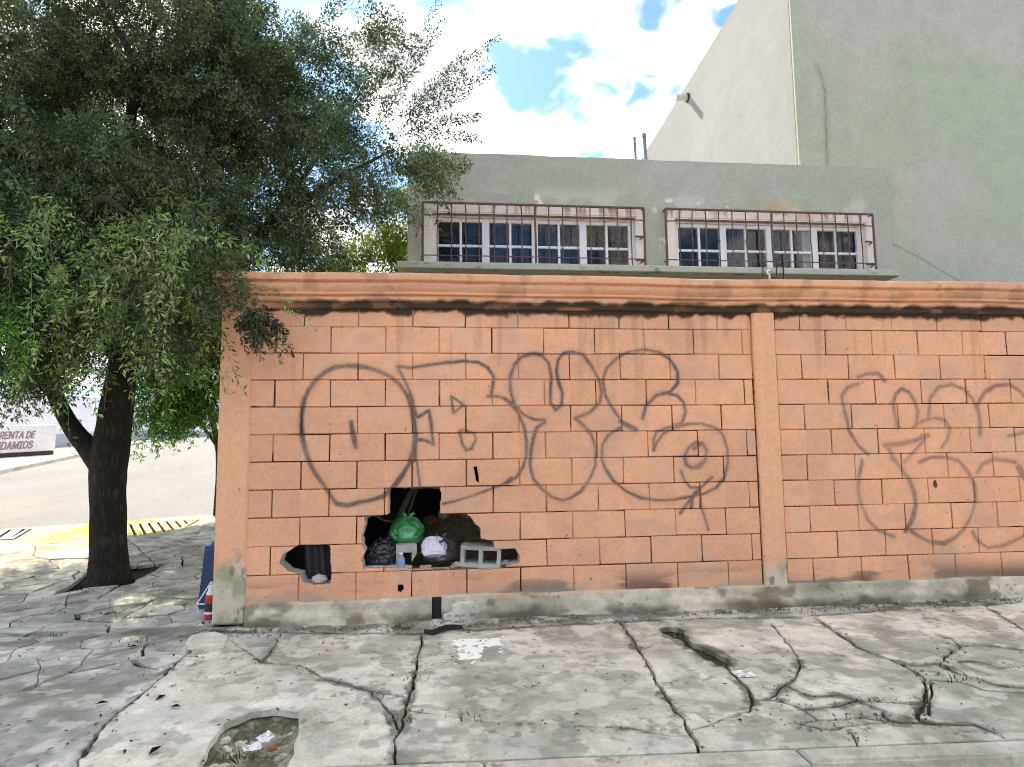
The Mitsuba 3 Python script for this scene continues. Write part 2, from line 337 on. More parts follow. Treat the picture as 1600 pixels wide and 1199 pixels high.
def wall_dirt(x, z, c):
    """Weathering of the painted wall: splash stains near the plinth, mildew under the cornice, small chips."""
    n1 = fbm(x * 3.0, z * 7.0, 1.3, 4)
    low = (1 - smoothstep(0.16, 0.34, z)) * smoothstep(0.41, 0.53, fbm(x * 2.3 + 9, z * 9.0, 4.1, 4))
    c = mix(c, (0.085, 0.065, 0.055), low * 0.85)
    low2 = (1 - smoothstep(0.15, 0.25, z + 0.10 * (n1 - 0.5))) * smoothstep(0.40, 0.6, fbm(x * 1.7, z * 5, 8.2, 3))
    c = mix(c, (0.33, 0.29, 0.24), low2 * 0.6)
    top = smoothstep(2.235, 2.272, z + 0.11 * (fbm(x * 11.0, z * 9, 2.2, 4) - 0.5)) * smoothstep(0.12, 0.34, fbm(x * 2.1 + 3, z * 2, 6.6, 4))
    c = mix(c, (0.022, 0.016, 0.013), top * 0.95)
    chip = smoothstep(0.86, 0.90, noise(x * 40, z * 40, 3.3)) * smoothstep(0.55, 0.68, noise(x * 1.9, z * 2.3, 5.0))
    return mix(c, (0.16, 0.07, 0.04), chip * 0.7)


def paint(strokes, amount, ph):
    def fn(p, n, uv):
        x, z = p.x, p.z
        b = fbm(x * 1.4, z * 1.8, 0.0, 4)
        g = noise(x * 60, z * 60, 1.0)
        c = mix(ORANGE, ORANGE2, smoothstep(0.3, 0.7, b))
        c = c * (0.90 + 0.13 * g + 0.10 * (fbm(x * 14, z * 14, 7.0, 3) - 0.5))
        worn = smoothstep(0.58, 0.72, fbm(x * 5.0 + 2, z * 6.0, 9.0, 4))
        c = mix(c, (0.66, 0.42, 0.28), worn * 0.45)
        row = dr.floor((z + 10.05) / 0.2)
        tone = cell_rand(row, dr.floor((x - ph[0] + 0.5 * (ph[1] - ph[0]) * 2 * (row - 2 * dr.floor(row / 2))) / 0.4), 3)
        c = c * (0.93 + 0.11 * tone)
        grey = smoothstep(0.60, 0.74, fbm(x * 2.6 + 30, z * 3.4, 3.0, 5))
        c = mix(c, (0.50, 0.32, 0.235), grey * 0.40)
        drip = smoothstep(0.64, 0.74, fbm(x * 16, z * 1.4, 6.0, 4)) * smoothstep(1.2, 2.2, z)
        c = mix(c, (0.34, 0.18, 0.11), drip * 0.30)
        if strokes:
            d = stroke_distance(x, z, strokes) + 0.012 * (fbm(x * 9, z * 9, 5.0, 3) - 0.5)
            m = (1 - smoothstep(-0.013, 0.012, d)) * amount * (0.50 + 0.90 * fbm(x * 3.5, z * 3.5, 2.0, 3)) * (0.75 + 0.4 * g)
            c = mix(c, (0.30, 0.20, 0.16), (1 - smoothstep(-0.01, 0.045, d)) * 0.22 * amount)
            c = mix(c, (0.105, 0.078, 0.072), dr.clip(m, 0, 0.94))
        return wall_dirt(x, z, c)
    return fn


PH_L, PH_R = (0.0, 0.2), (3.49, 3.705)


def rough_bump(p, n, uv):
    return 0.6 * fbm(p.x * 30, p.y * 30 + 3, p.z * 30, 3) + 0.4 * noise(p.x * 140, p.y * 140, p.z * 140)


M_BLOCK_L = mat('block_paint_left', proc(paint(GRAFFITI_LEFT, 0.92, (0.0, 0.2))), 0.85, rough_bump, 0.0035)
M_BLOCK_L0 = mat('block_paint_left_plain', proc(paint(None, 0, PH_L)), 0.85, rough_bump, 0.0035)
M_BLOCK_R0 = mat('block_paint_right_plain', proc(paint(None, 0, PH_R)), 0.85, rough_bump, 0.0035)
M_BLOCK_R = mat('block_paint_right', proc(paint(GRAFFITI_RIGHT, 0.60, (3.49, 3.705))), 0.85, rough_bump, 0.0035)


def trim_paint(p, n, uv):
    x, z = p.x, p.z
    c = mix((0.78, 0.405, 0.226), (0.71, 0.37, 0.212), smoothstep(0.3, 0.7, fbm(x * 2, z * 1.1, p.y * 2, 4)))
    c = c * (0.9 + 0.16 * noise(x * 50, z * 50, p.y * 50))
    bare = 1 - smoothstep(0.30, 0.50, z + 0.35 * (fbm(x * 6, z * 4, 2.0, 3) - 0.5) + 0.10 * smoothstep(0.5, 3.0, x))
    c = mix(c, mix(mix((0.56, 0.49, 0.37), (0.34, 0.31, 0.20), smoothstep(0.35, 0.65, fbm(x * 9, z * 7, 1.0, 4))), (0.12, 0.11, 0.07), smoothstep(0.58, 0.7, fbm(x * 14, z * 10, 4.0, 4)) * 0.7), bare)
    return mix(c, (0.16, 0.09, 0.06), 0.6 * smoothstep(0.86, 0.9, noise(x * 23, z * 23, p.y * 23)))


M_PILLAR = mat('pillar_paint', proc(trim_paint), 0.85, rough_bump, 0.003)


def cornice_paint(p, n, uv):
    x, z = p.x, p.z
    c = mix((0.74, 0.39, 0.21), (0.66, 0.35, 0.20), smoothstep(0.3, 0.7, fbm(x * 1.6, z * 4, 1.0, 4)))
    c = c * (0.9 + 0.16 * noise(x * 50, z * 50, p.y * 50))
    c = mix(c, (0.70, 0.42, 0.26), 0.5 * smoothstep(0.55, 0.72, fbm(x * 5, z * 9, 4.0, 4)))
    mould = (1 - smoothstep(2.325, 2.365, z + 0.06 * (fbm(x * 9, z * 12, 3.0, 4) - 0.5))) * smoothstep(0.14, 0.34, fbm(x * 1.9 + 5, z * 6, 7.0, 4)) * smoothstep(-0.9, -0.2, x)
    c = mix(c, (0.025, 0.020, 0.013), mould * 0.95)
    streak = smoothstep(0.60, 0.75, fbm(x * 6, z * 7, 1.0, 4))
    return mix(c, (0.34, 0.17, 0.09), streak * 0.45)


M_CORNICE = mat('cornice_paint', proc(cornice_paint), 0.85, rough_bump, 0.002)


def mortar_color(p, n, uv):
    a = fbm(p.x * 6, p.z * 6, 1.0, 3)
    return mix(mix((0.22, 0.082, 0.030), (0.06, 0.026, 0.014), smoothstep(0.36, 0.62, a)), (0.50, 0.23, 0.115), smoothstep(0.54, 0.66, fbm(p.x * 3 + 4, p.z * 3, 5.0, 3)))


M_MORTAR = mat('mortar', proc(mortar_color), 0.95)


def concrete(base, stain, scale=1.0, moss=0.0, dirt=False):
    def fn(p, n, uv):
        x, y, z = p.x * scale, p.y * scale, p.z * scale
        a = fbm(x * 2.2, y * 2.2, z * 2.2, 5)
        b = fbm(x * 11 + 3, y * 11, z * 11, 4)
        g = noise(x * 90, y * 90, z * 90)
        c = mix(base, stain, smoothstep(0.40, 0.66, a) * 0.75)
        c = c * (0.66 + 0.68 * b) * (0.88 + 0.24 * g)
        pit = smoothstep(0.60, 0.72, fbm(x * 24, y * 24, z * 24 + 7, 4)) * smoothstep(0.40, 0.6, fbm(x * 3.1, y * 3.1, z * 3 + 2, 3))
        c = mix(c, (0.09, 0.085, 0.07), pit * 0.5)
        pale = smoothstep(0.60, 0.72, fbm(x * 5 + 8, y * 5, z * 5, 4))
        c = mix(c, (0.52, 0.50, 0.45), pale * 0.45)
        if moss:
            m = smoothstep(0.45, 0.65, fbm(x * 1.3 + 20, y * 1.6, z, 4)) * moss
            c = mix(c, (0.115, 0.125, 0.075), m)
        if dirt:
            k = stroke_distance(p.x, p.y, CRACKS)
            rag = fbm(p.x * 14, p.y * 14, 3.0, 4)
            near = (1 - smoothstep(0.0, 0.030, k + 0.09 * (rag - 0.40))) * smoothstep(0.30, 0.55, fbm(p.x * 3.0 + 4, p.y * 3.0, 1.0, 3))
            c = mix(c, (0.075, 0.066, 0.048), near * 0.75)
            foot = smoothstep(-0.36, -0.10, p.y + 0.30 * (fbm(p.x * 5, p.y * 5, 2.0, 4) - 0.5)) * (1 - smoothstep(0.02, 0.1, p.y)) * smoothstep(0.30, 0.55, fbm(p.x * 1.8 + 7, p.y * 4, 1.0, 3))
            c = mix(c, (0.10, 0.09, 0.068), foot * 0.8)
            blot = smoothstep(0.57, 0.66, fbm(p.x * 6.2 + 1, p.y * 6.2, 9.0, 5))
            c = mix(c, (0.22, 0.205, 0.17), blot * 0.5)
            lite = smoothstep(0.55, 0.66, fbm(p.x * 9 + 11, p.y * 9, 4.0, 5))
            c = mix(c, (0.72, 0.665, 0.565), lite * 0.4)
        return c
    return fn


def slab_bump(p, n, uv):
    return 0.55 * fbm(p.x * 9, p.y * 9, p.z * 9, 4) + 0.30 * noise(p.x * 45, p.y * 45, p.z * 45) + 0.15 * noise(p.x * 130, p.y * 130, p.z * 130)


def plinth_color(p, n, uv):
    c = concrete((0.60, 0.525, 0.40), (0.35, 0.295, 0.21), 1.3, 0.3)(p, n, uv)
    low = (1 - smoothstep(0.0, 0.09, p.z + 0.10 * (fbm(p.x * 7, p.z * 9, 1.0, 4) - 0.5))) * smoothstep(0.32, 0.55, fbm(p.x * 2.3, p.z * 3, 5.0, 4))
    c = mix(c, (0.07, 0.062, 0.045), low * 0.85)
    spot = smoothstep(0.60, 0.70, fbm(p.x * 3.1 + 6, p.z * 5, 2.0, 4))
    c = mix(c, (0.14, 0.11, 0.06), spot * 0.7)
    lip = smoothstep(0.13, 0.165, p.z + 0.04 * (fbm(p.x * 9, 1.0, 2.0, 3) - 0.5)) * smoothstep(0.45, 0.6, fbm(p.x * 2.7, 3.0, 1.0, 3))
    return mix(c, (0.62, 0.36, 0.23), lip * 0.6)


M_PLINTH = mat('plinth_concrete', proc(plinth_color), 0.95, slab_bump, 0.016)
M_SLAB = [mat(f'slab_concrete_{k}', proc(concrete(b, s, sc, ms, True)), 0.93, slab_bump, 0.024) for k, (b, s, sc, ms) in enumerate((
    ((0.63, 0.585, 0.48), (0.38, 0.355, 0.28), 1.0, 0.16), ((0.60, 0.555, 0.45), (0.34, 0.318, 0.25), 1.17, 0.22), ((0.66, 0.615, 0.51), (0.43, 0.40, 0.32), 0.9, 0.12)))]
M_STONE = [mat(f'stone_concrete_{k}', proc(concrete(b, s, sc, ms, True)), 0.93, slab_bump, 0.03) for k, (b, s, sc, ms) in enumerate((
    ((0.53, 0.52, 0.46), (0.25, 0.25, 0.205), 1.2, 0.4), ((0.58, 0.565, 0.50), (0.29, 0.285, 0.24), 1.0, 0.35), ((0.48, 0.47, 0.42), (0.21, 0.21, 0.175), 1.35, 0.45)))]
M_PATCH = mat('green_patch', proc(concrete((0.46, 0.45, 0.37), (0.24, 0.27, 0.20), 1.4, 0.5, True)), 0.95, slab_bump, 0.02)
M_CEMENT = mat('white_cement', proc(concrete((0.60, 0.57, 0.48), (0.50, 0.48, 0.40), 1.5)), 0.95, slab_bump, 0.008)
M_SPLASH = mat('white_splash', (0.90, 0.88, 0.80), 0.8)
M_KERB = mat('kerb_concrete', proc(concrete((0.58, 0.53, 0.43), (0.40, 0.365, 0.29), 1.2, 0.15)), 0.93, slab_bump, 0.012)
M_RAW = mat('raw_block', proc(concrete((0.40, 0.39, 0.35), (0.28, 0.27, 0.235), 1.6)), 0.95, slab_bump, 0.006)
M_SOIL = mat('soil', proc(lambda p, n, uv: mix((0.026, 0.022, 0.016), (0.075, 0.062, 0.043), fbm(p.x * 7, p.y * 7, p.z * 7, 4)) * (0.7 + 0.6 * noise(p.x * 60, p.y * 60, 1.0))), 0.98, slab_bump, 0.03)
M_HEAP = mat('rubble_soil', proc(lambda p, n, uv: mix((0.22, 0.16, 0.09), (0.42, 0.28, 0.18), fbm(p.x * 9, p.y * 9, p.z * 9, 4)) * (0.6 + 0.7 * noise(p.x * 40, p.y * 40, p.z * 40))), 0.98, slab_bump, 0.03)


def road_color(p, n, uv):
    x, y = p.x, p.y
    c = mix((0.14, 0.148, 0.157), (0.195, 0.204, 0.214), fbm(x * 0.6, y * 0.25, 1.0, 4)) * (0.85 + 0.3 * noise(x * 40, y * 40, 2.0))
    track = smoothstep(0.5, 0.66, fbm(x * 0.9 + 4, y * 0.18, 6.0, 3))
    c = mix(c, (0.20, 0.19, 0.18), track * 0.5)
    return c


M_ROAD = mat('road', proc(road_color), 0.9, lambda p, n, uv: noise(p.x * 60, p.y * 60, 0.0), 0.006)
M_ASPHALT = mat('asphalt', proc(lambda p, n, uv: mix((0.06, 0.058, 0.056), (0.11, 0.105, 0.10), noise(p.x * 90, p.y * 90, 0.0)) * (0.7 + 0.6 * fbm(p.x * 3, p.y * 3, 0.0, 3))), 0.9, slab_bump, 0.015)


def apron_color(p, n, uv):
    x, y = p.x, p.y
    c = mix((0.40, 0.375, 0.31), (0.27, 0.25, 0.20), fbm(x * 2, y * 2, 1.0, 4)) * (0.85 + 0.3 * noise(x * 30, y * 30, 1.0))
    w = smoothstep(-4.75, -4.45, x) * (1 - smoothstep(-3.9, -3.7, x)) * smoothstep(3.75, 3.9, y) * smoothstep(0.28, 0.5, fbm(x * 5, y * 5, 3.0, 4))
    return mix(c, (0.52, 0.34, 0.045), w * 0.85)


M_APRON = mat('apron', proc(apron_color), 0.9, slab_bump, 0.008)


def stucco(a, b, grain=1.0, extra=None):
    def fn(p, n, uv):
        x, y, z = p.x + p.y, p.y, p.z
        t = fbm(x * 0.9, z * 0.9, 2.0, 5)
        c = mix(a, b, smoothstep(0.34, 0.66, t)) * (0.92 + 0.14 * noise(x * 45, z * 45, 1.0)) * (0.94 + 0.12 * fbm(x * 6, z * 6, 5.0, 3))
        run = smoothstep(0.55, 0.75, fbm(x * 5, z * 0.6, 9.0, 4))
        c = mix(c, (0.22, 0.21, 0.18), run * 0.04)
        return extra(p, c) if extra else c
    return fn


CRACK = [(0.004, [(5.245, 5.93), (5.30, 5.80), (5.342, 5.571), (5.325, 5.42), (5.335, 5.30), (5.318, 5.16), (5.328, 5.02), (5.31, 4.90), (5.318, 4.78), (5.30, 4.40)])]
DIAGONAL = [(0.006, [(6.00, 3.70), (6.35, 3.54), (6.70, 3.34), (7.02, 3.16)])]  # faint darker diagonal line on the tall front, beside the sill end


def tall_marks(p, c):
    d = stroke_distance(p.x, p.z, CRACK) + 0.012 * (fbm(p.x * 20, p.z * 20, 1.0, 3) - 0.45)
    c = mix(c, (0.035, 0.04, 0.03), (1 - smoothstep(-0.006, 0.004, d)) * 0.95)
    c = mix(c, (0.20, 0.22, 0.165), (1 - smoothstep(0.0, 0.06, d)) * 0.35)
    s = stroke_distance(p.x, p.z, DIAGONAL) + 0.01 * (noise(p.x * 12, p.z * 12, 1.0) - 0.5)
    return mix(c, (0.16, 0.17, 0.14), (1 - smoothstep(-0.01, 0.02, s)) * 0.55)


def annex_marks(p, c):
    x, z = p.x, p.z
    edge = (1 - smoothstep(0.0, 0.22, dr.abs(z - 4.06))) * smoothstep(0.50, 0.68, fbm(x * 3.2, z * 5, 4.0, 4))
    rust = smoothstep(4.05, 4.55, x) * (1 - smoothstep(4.65, 5.0, x)) * (1 - smoothstep(4.06, 4.22, z)) * smoothstep(4.0, 4.03, z) * smoothstep(0.32, 0.55, fbm(x * 6, z * 4, 1.0, 3))
    c = mix(c, (0.52, 0.53, 0.45), edge * 0.6)
    c = mix(c, (0.46, 0.28, 0.09), rust * 0.5)
    chip = smoothstep(0.735, 0.76, fbm(x * 8.3 + 7, z * 8.3, 1.0, 3)) * smoothstep(0.55, 0.7, noise(x * 1.1, z * 1.3, 4.0)) * (1 - smoothstep(4.08, 4.16, z))
    return mix(c, (0.74, 0.72, 0.64), chip * 0.9)


def fine_bump(p, n, uv):
    return 0.5 * noise(p.x * 70, p.y * 70, p.z * 70) + 0.5 * fbm(p.x * 14, p.y * 14, p.z * 14, 3)


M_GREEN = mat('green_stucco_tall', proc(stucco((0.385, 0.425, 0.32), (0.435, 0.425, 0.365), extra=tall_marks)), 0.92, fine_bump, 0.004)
M_GREEN2 = mat('green_stucco_annex', proc(stucco((0.36, 0.39, 0.305), (0.40, 0.395, 0.34), extra=annex_marks)), 0.92, fine_bump, 0.004)
M_SIDE = mat('pale_stucco', proc(stucco((0.235, 0.252, 0.265), (0.252, 0.268, 0.278))), 0.92, fine_bump, 0.003)


def sill_color(p, n, uv):
    c = mix((0.39, 0.43, 0.33), (0.44, 0.445, 0.365), fbm(p.x * 2, p.z * 6, 1.0, 4)) * (0.9 + 0.2 * noise(p.x * 40, p.z * 40, p.y * 40))
    return mix(c, (0.12, 0.11, 0.05), smoothstep(0.58, 0.70, fbm(p.x * 9, p.z * 22, p.y * 9, 5)) * 0.7)


M_SILL = mat('sill_paint', proc(sill_color), 0.92, fine_bump, 0.004)


def reveal_color(p, n, uv):
    c = mix((0.82, 0.77, 0.72), (0.72, 0.66, 0.61), fbm(p.x * 4, p.z * 4, 1.0, 3))
    drip = smoothstep(0.50, 0.66, fbm(p.x * 16, p.z * 2.5, p.y * 4, 3)) * smoothstep(3.80, 3.97, p.z)
    c = mix(c, (0.30, 0.13, 0.06), drip * 0.75)
    o = smoothstep(4.0, 4.5, p.x) * (1 - smoothstep(4.7, 5.1, p.x)) * smoothstep(3.86, 3.93, p.z)
    c = mix(c, (0.50, 0.25, 0.05), o * 0.7 * smoothstep(0.35, 0.6, fbm(p.x * 9, p.z * 6, 2.0, 3)))
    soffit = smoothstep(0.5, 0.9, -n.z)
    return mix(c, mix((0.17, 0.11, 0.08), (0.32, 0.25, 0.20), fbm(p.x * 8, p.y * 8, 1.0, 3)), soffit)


M_REVEAL = mat('window_plaster', proc(reveal_color), 0.9)
M_FRAME = mat('white_aluminium', proc(lambda p, n, uv: mi.Color3f(0.74, 0.73, 0.75) * (0.86 + 0.2 * fbm(p.x * 12, p.z * 9, 1.0, 3))), 0.45)
M_RUST = mat('rusty_iron', proc(lambda p, n, uv: mix((0.075, 0.055, 0.048), (0.20, 0.115, 0.08), fbm(p.x * 14, p.y * 14, p.z * 9, 4))), 0.8)
M_DARKROOM = mat('room_dark', (0.02, 0.02, 0.025), 0.95)
M_CURTAIN = mat('curtain', proc(lambda p, n, uv: mi.Color3f(0.025, 0.030, 0.05) * (0.6 + 0.8 * noise(p.x * 16, 1.0, 2.0))), 0.9)
scene['mat_pane'] = {'type': 'thindielectric', 'int_ior': 1.32}


def bark_bump(p, n, uv):
    a = fbm(p.x * 34, p.y * 34, p.z * 7, 4)
    return dr.abs(a - 0.5) * 2 + 0.2 * noise(p.x * 90, p.y * 90, p.z * 50)


M_BARK = mat('bark', proc(lambda p, n, uv: mix((0.018, 0.015, 0.011), (0.055, 0.046, 0.036), dr.abs(fbm(p.x * 34, p.y * 34, p.z * 7, 4) - 0.5) * 3.0) * (0.7 + 0.6 * fbm(p.x * 3, p.y * 3, p.z * 3, 3))), 0.95, bark_bump, 0.02)
M_TWIG = mat('twig', proc(lambda p, n, uv: mix((0.07, 0.06, 0.042), (0.15, 0.13, 0.10), noise(p.x * 9, p.y * 9, p.z * 9))), 0.9)
M_LEAF = 'mat_leaf'
scene[M_LEAF] = {'type': 'principledthin', 'base_color': {'type': 'mesh_attribute', 'name': 'vertex_color'}, 'roughness': 0.45, 'diff_trans': 0.45, 'eta': 1.4}
M_YELLOW = mat('yellow_steel', proc(lambda p, n, uv: mix((0.46, 0.30, 0.04), (0.27, 0.19, 0.06), smoothstep(0.45, 0.65, fbm(p.x * 12, p.y * 12, 1.0, 3)))), 0.6)
M_STEEL = mat('grey_steel', proc(lambda p, n, uv: mix((0.36, 0.36, 0.36), (0.22, 0.20, 0.18), fbm(p.x * 12, p.y * 12, 1.0, 3))), 0.55)
M_PIT = mat('drain_dark', (0.05, 0.042, 0.03), 0.98)
M_WHITEWALL = mat('white_wall', proc(lambda p, n, uv: mix((0.62, 0.62, 0.68), (0.70, 0.70, 0.74), fbm(p.y * 0.7, p.z * 0.7, 1.0, 4))), 0.9)
M_GREYBASE = mat('grey_base', (0.30, 0.31, 0.36), 0.9)
M_SIGN = mat('sign_white', proc(lambda p, n, uv: mix((0.74, 0.73, 0.74), (0.64, 0.62, 0.62), fbm(p.y * 1.2, p.z * 1.6, 1.0, 4))), 0.6)
M_LETTER = mat('sign_letter', (0.27, 0.20, 0.24), 0.7)
M_DIGIT = mat('banner_digit', (0.22, 0.22, 0.36), 0.7)
M_BLACKBAG = mat('black_plastic', (0.018, 0.018, 0.022), 0.28, spec=0.6)
M_GREYBAG = mat('grey_plastic', (0.10, 0.09, 0.095), 0.3, spec=0.6)
M_GREENBAG = mat('green_plastic', proc(lambda p, n, uv: mix((0.05, 0.27, 0.085), (0.20, 0.50, 0.25), smoothstep(0.4, 0.7, fbm(p.x * 14, p.y * 14, p.z * 14, 3)))), 0.3, spec=0.6)
M_WHITEBAG = mat('white_bag', (0.72, 0.68, 0.74), 0.5)
M_PAPER = mat('paper', proc(lambda p, n, uv: mix((0.78, 0.76, 0.74), (0.42, 0.38, 0.32), smoothstep(0.45, 0.7, fbm(p.x * 40, p.y * 40, 1.0, 4)))), 0.8)
M_BLUE = mat('blue_plastic', (0.006, 0.026, 0.10), 0.4, spec=0.5)
M_RED = mat('red_plastic', (0.42, 0.025, 0.03), 0.35, spec=0.5)
M_WHITE = mat('white_plastic', (0.78, 0.77, 0.78), 0.4)
M_NAVY = mat('navy_label', (0.03, 0.035, 0.06), 0.5)
M_RUBBER = mat('black_rubber', (0.012, 0.012, 0.012), 0.6)
scene['mat_bottle'] = {'type': 'principledthin', 'base_color': {'type': 'rgb', 'value': [0.45, 0.60, 0.80]}, 'roughness': 0.15, 'spec_trans': 0.35, 'diff_trans': 0.5, 'eta': 1.4}
M_PVC = mat('pvc_pipe', (0.50, 0.49, 0.46), 0.6)
M_GALV = mat('galvanised_pipe', (0.16, 0.20, 0.24), 0.5, metallic=0.4)
M_CORRUGATED = mat('corrugated_sheet', (0.06, 0.055, 0.05), 0.8)
M_WOOD = mat('weathered_wood', proc(lambda p, n, uv: mix((0.10, 0.09, 0.05), (0.20, 0.17, 0.10), fbm(p.x * 30, p.y * 30, p.z * 6, 3))), 0.9)

# ---------------------------------------------------------------- the street and the pavement
KX = lambda x: -2.115 - 0.05 * (x - 0.25)            # line where the pavement meets the kerb
xs = np.r_[-170, -110, -70, np.arange(-50, 30.1, 1.0), 50, 90, 150]
ys = np.r_[-150, -90, -50, np.arange(-30, 70.1, 1.0), 100, 150]
obj('street', grid_mesh(xs, ys, lambda X, Y: gh(Y) - 0.125), M_ROAD)
tag('street', kind='structure')
g = grid_mesh(np.linspace(-14, 14, 40), np.linspace(-7.5, -2.2, 12), lambda X, Y: gh(Y) - 0.121)
obj('gutter', plate(sg.Polygon([(x, KX(x) - 0.112) for x in np.linspace(-9, 12, 30)] + [(12, -3.3), (-9, -2.4)]), 0.0, 0.003), M_ASPHALT)
scene['gutter']['to_world'] = T().translate([0, 0, -0.116])
tag('gutter', kind='structure')

EDGE_LEFT = [(-0.99, -0.02), (-0.99, 24.0), (-2.72, 24.0), (-2.74, 5.16), (-2.80, 4.78), (-3.03, 4.12), (-3.36, 3.90), (-3.84, 3.79), (-4.19, 3.51), (-4.35, 3.08), (-4.9, 2.45), (-6.8, 1.6), (-9.0, 1.1)]
WALK = sg.Polygon([(x, KX(x)) for x in np.linspace(-9, 12, 40)] + [(12, 0.02), (-0.99, 0.02)] + EDGE_LEFT[1:]).buffer(0)
HOLE_PATHS = [sg.Polygon(wobble(POTHOLE, 0.03, 0.022, 3, True)), sg.Polygon(wobble(TREE_PIT, 0.05, 0.03, 4, True))]
pothole, pit = HOLE_PATHS


def bed(X, Y):
    p = np.stack([X * 6, Y * 6, X * 0], -1)
    z = gh(Y) - 0.034 + 0.022 * (mfbm(p, 4, 2) - 0.5)
    d = shapely.distance(shapely.points(X, Y), pothole.buffer(-0.07))
    z = z - 0.045 * np.clip(1 - d / 0.10, 0, 1)
    d = shapely.distance(shapely.points(X, Y), pit.buffer(-0.1))
    return z - 0.05 * np.clip(1 - d / 0.15, 0, 1) + 0.02 * (mfbm(p * 2.3, 3, 4) - 0.5)


def inside_mesh(m, poly):
    c = m.vertices[m.faces].mean(1)
    keep = shapely.contains_xy(poly, c[:, 0], c[:, 1])
    m.update_faces(keep); m.remove_unreferenced_vertices()
    return m


walk_in = WALK.buffer(-0.01)
near_hole = pothole.buffer(0.08)
obj('sidewalk', inside_mesh(grid_mesh(np.arange(-8.9, 9.9, 0.06), np.arange(-2.65, 9.0, 0.06), bed), walk_in.difference(near_hole)), M_SOIL, smooth=True)
M_DUST = mat('pothole_dust', proc(lambda p, n, uv: mix((0.30, 0.27, 0.20), (0.13, 0.12, 0.075), smoothstep(0.38, 0.62, fbm(p.x * 14, p.y * 14, 2.0, 4))) * (0.6 + 0.8 * noise(p.x * 90, p.y * 90, 1.0))), 0.97, slab_bump, 0.03)
key = obj('pothole_bed', inside_mesh(grid_mesh(np.arange(-0.6, 0.25, 0.015), np.arange(-2.3, -1.3, 0.015), bed), near_hole.buffer(0.06).intersection(walk_in)), M_DUST, 'sidewalk', smooth=True)
tag('sidewalk', kind='structure')

cuts = []
for i, (w, pts) in enumerate(CRACKS):
    q = wobble(pts, 0.018, 0.015, 20 + i)
    q = q + np.stack([mnoise(np.c_[q * 34, q[:, :1] * 0 + i], 2) - 0.5, mnoise(np.c_[q * 34 + 9, q[:, :1] * 0 + i], 3) - 0.5], 1) * 0.014
    r = w * (0.40 if w < 0.09 else 0.5)
    segs = [sg.LineString(q[k:k + 3]).buffer(r * (0.25 + 1.7 * mfbm(np.array([q[k, 0] * 13, q[k, 1] * 13, i]), 2, 9) ** 1.5), 3) for k in range(0, len(q) - 2, 2)]
    segs.append(sg.LineString(q).buffer(max(0.0028, r * 0.4), 2))
    cuts.append(unary_union(segs))
# construction joints of the slabs to the left and right of the frame, and of the side pavement
for x in (5.35, 6.85, 8.4, 10.0):
    cuts.append(sg.LineString(wobble([(x, 0.02), (x + 0.05, -2.7)], 0.05, 0.008, int(x))).buffer(0.007))
for pts in ([(-0.99, -0.05), (-1.85, -0.95), (-3.1, -2.3)], [(-2.7, 5.0), (-1.0, 5.6)], [(-2.72, 7.2), (-1.0, 7.4)], [(-2.72, 9.4), (-1.0, 9.4)], [(-2.72, 12), (-1.0, 12)], [(-3.4, 3.9), (-2.3, 2.2), (-2.2, 0.9), (-4.0, -0.2), (-8.9, -0.9)]):
    cuts.append(sg.LineString(wobble(pts, 0.05, 0.012, int(abs(pts[0][0]) * 9))).buffer(0.011))
# the broken side pavement: uneven cells
cell = []
for x0, x1, y0, y1, st in ((-4.4, -1.0, -0.75, 2.1, 0.36), (-2.9, -1.0, 2.1, 5.2, 0.55), (-8.9, -4.4, -1.6, 2.2, 0.8), (-4.4, -0.9, -2.1, -0.75, 0.78)):
    for x in np.arange(x0, x1, st):
        for y in np.arange(y0, y1, st * 0.8):
            cell.append((x + rng.uniform(-.42, .42) * st, y + rng.uniform(-.4, .4) * st))
zone = sg.Polygon([(-8.95, -2.0), (-2.2, -2.1), (-1.02, -0.9), (-1.0, 0.0), (-1.0, 5.2), (-2.74, 5.2), (-4.4, 3.1), (-8.95, 1.2)])
vor = shapely.voronoi_polygons(shapely.MultiPoint(cell), only_edges=True)
k = 0
for ln in vor.geoms if hasattr(vor, 'geoms') else [vor]:
    ln = ln.intersection(zone)
    for s in getattr(ln, 'geoms', [ln]):
        if s.geom_type != 'LineString' or s.length < 0.03:
            continue
        k += 1
        w = wobble(list(s.coords), 0.025, 0.034, 60, freq=5.0)
        r = rng.choice([0.0025, 0.004, 0.009, 0.016], p=[.38, .3, .2, .12])
        cuts.append(unary_union([sg.LineString(w[i:i + 2]).buffer(r * (0.4 + 1.3 * mnoise(np.array([w[i, 0] * 9, w[i, 1] * 9, 1.0]), 4)), 2) for i in range(len(w) - 1)]))
patch_poly = sg.Polygon(wobble(RIGHT_PATCH, 0.03, 0.015, 8, True))
cuts.append(patch_poly.exterior.buffer(0.007))
gap = unary_union(cuts)
pieces = polys(WALK.difference(gap).difference(pothole).difference(pit))
pieces = sorted((p.simplify(0.002) for p in pieces if p.area > 0.0012), key=lambda p: -p.area)
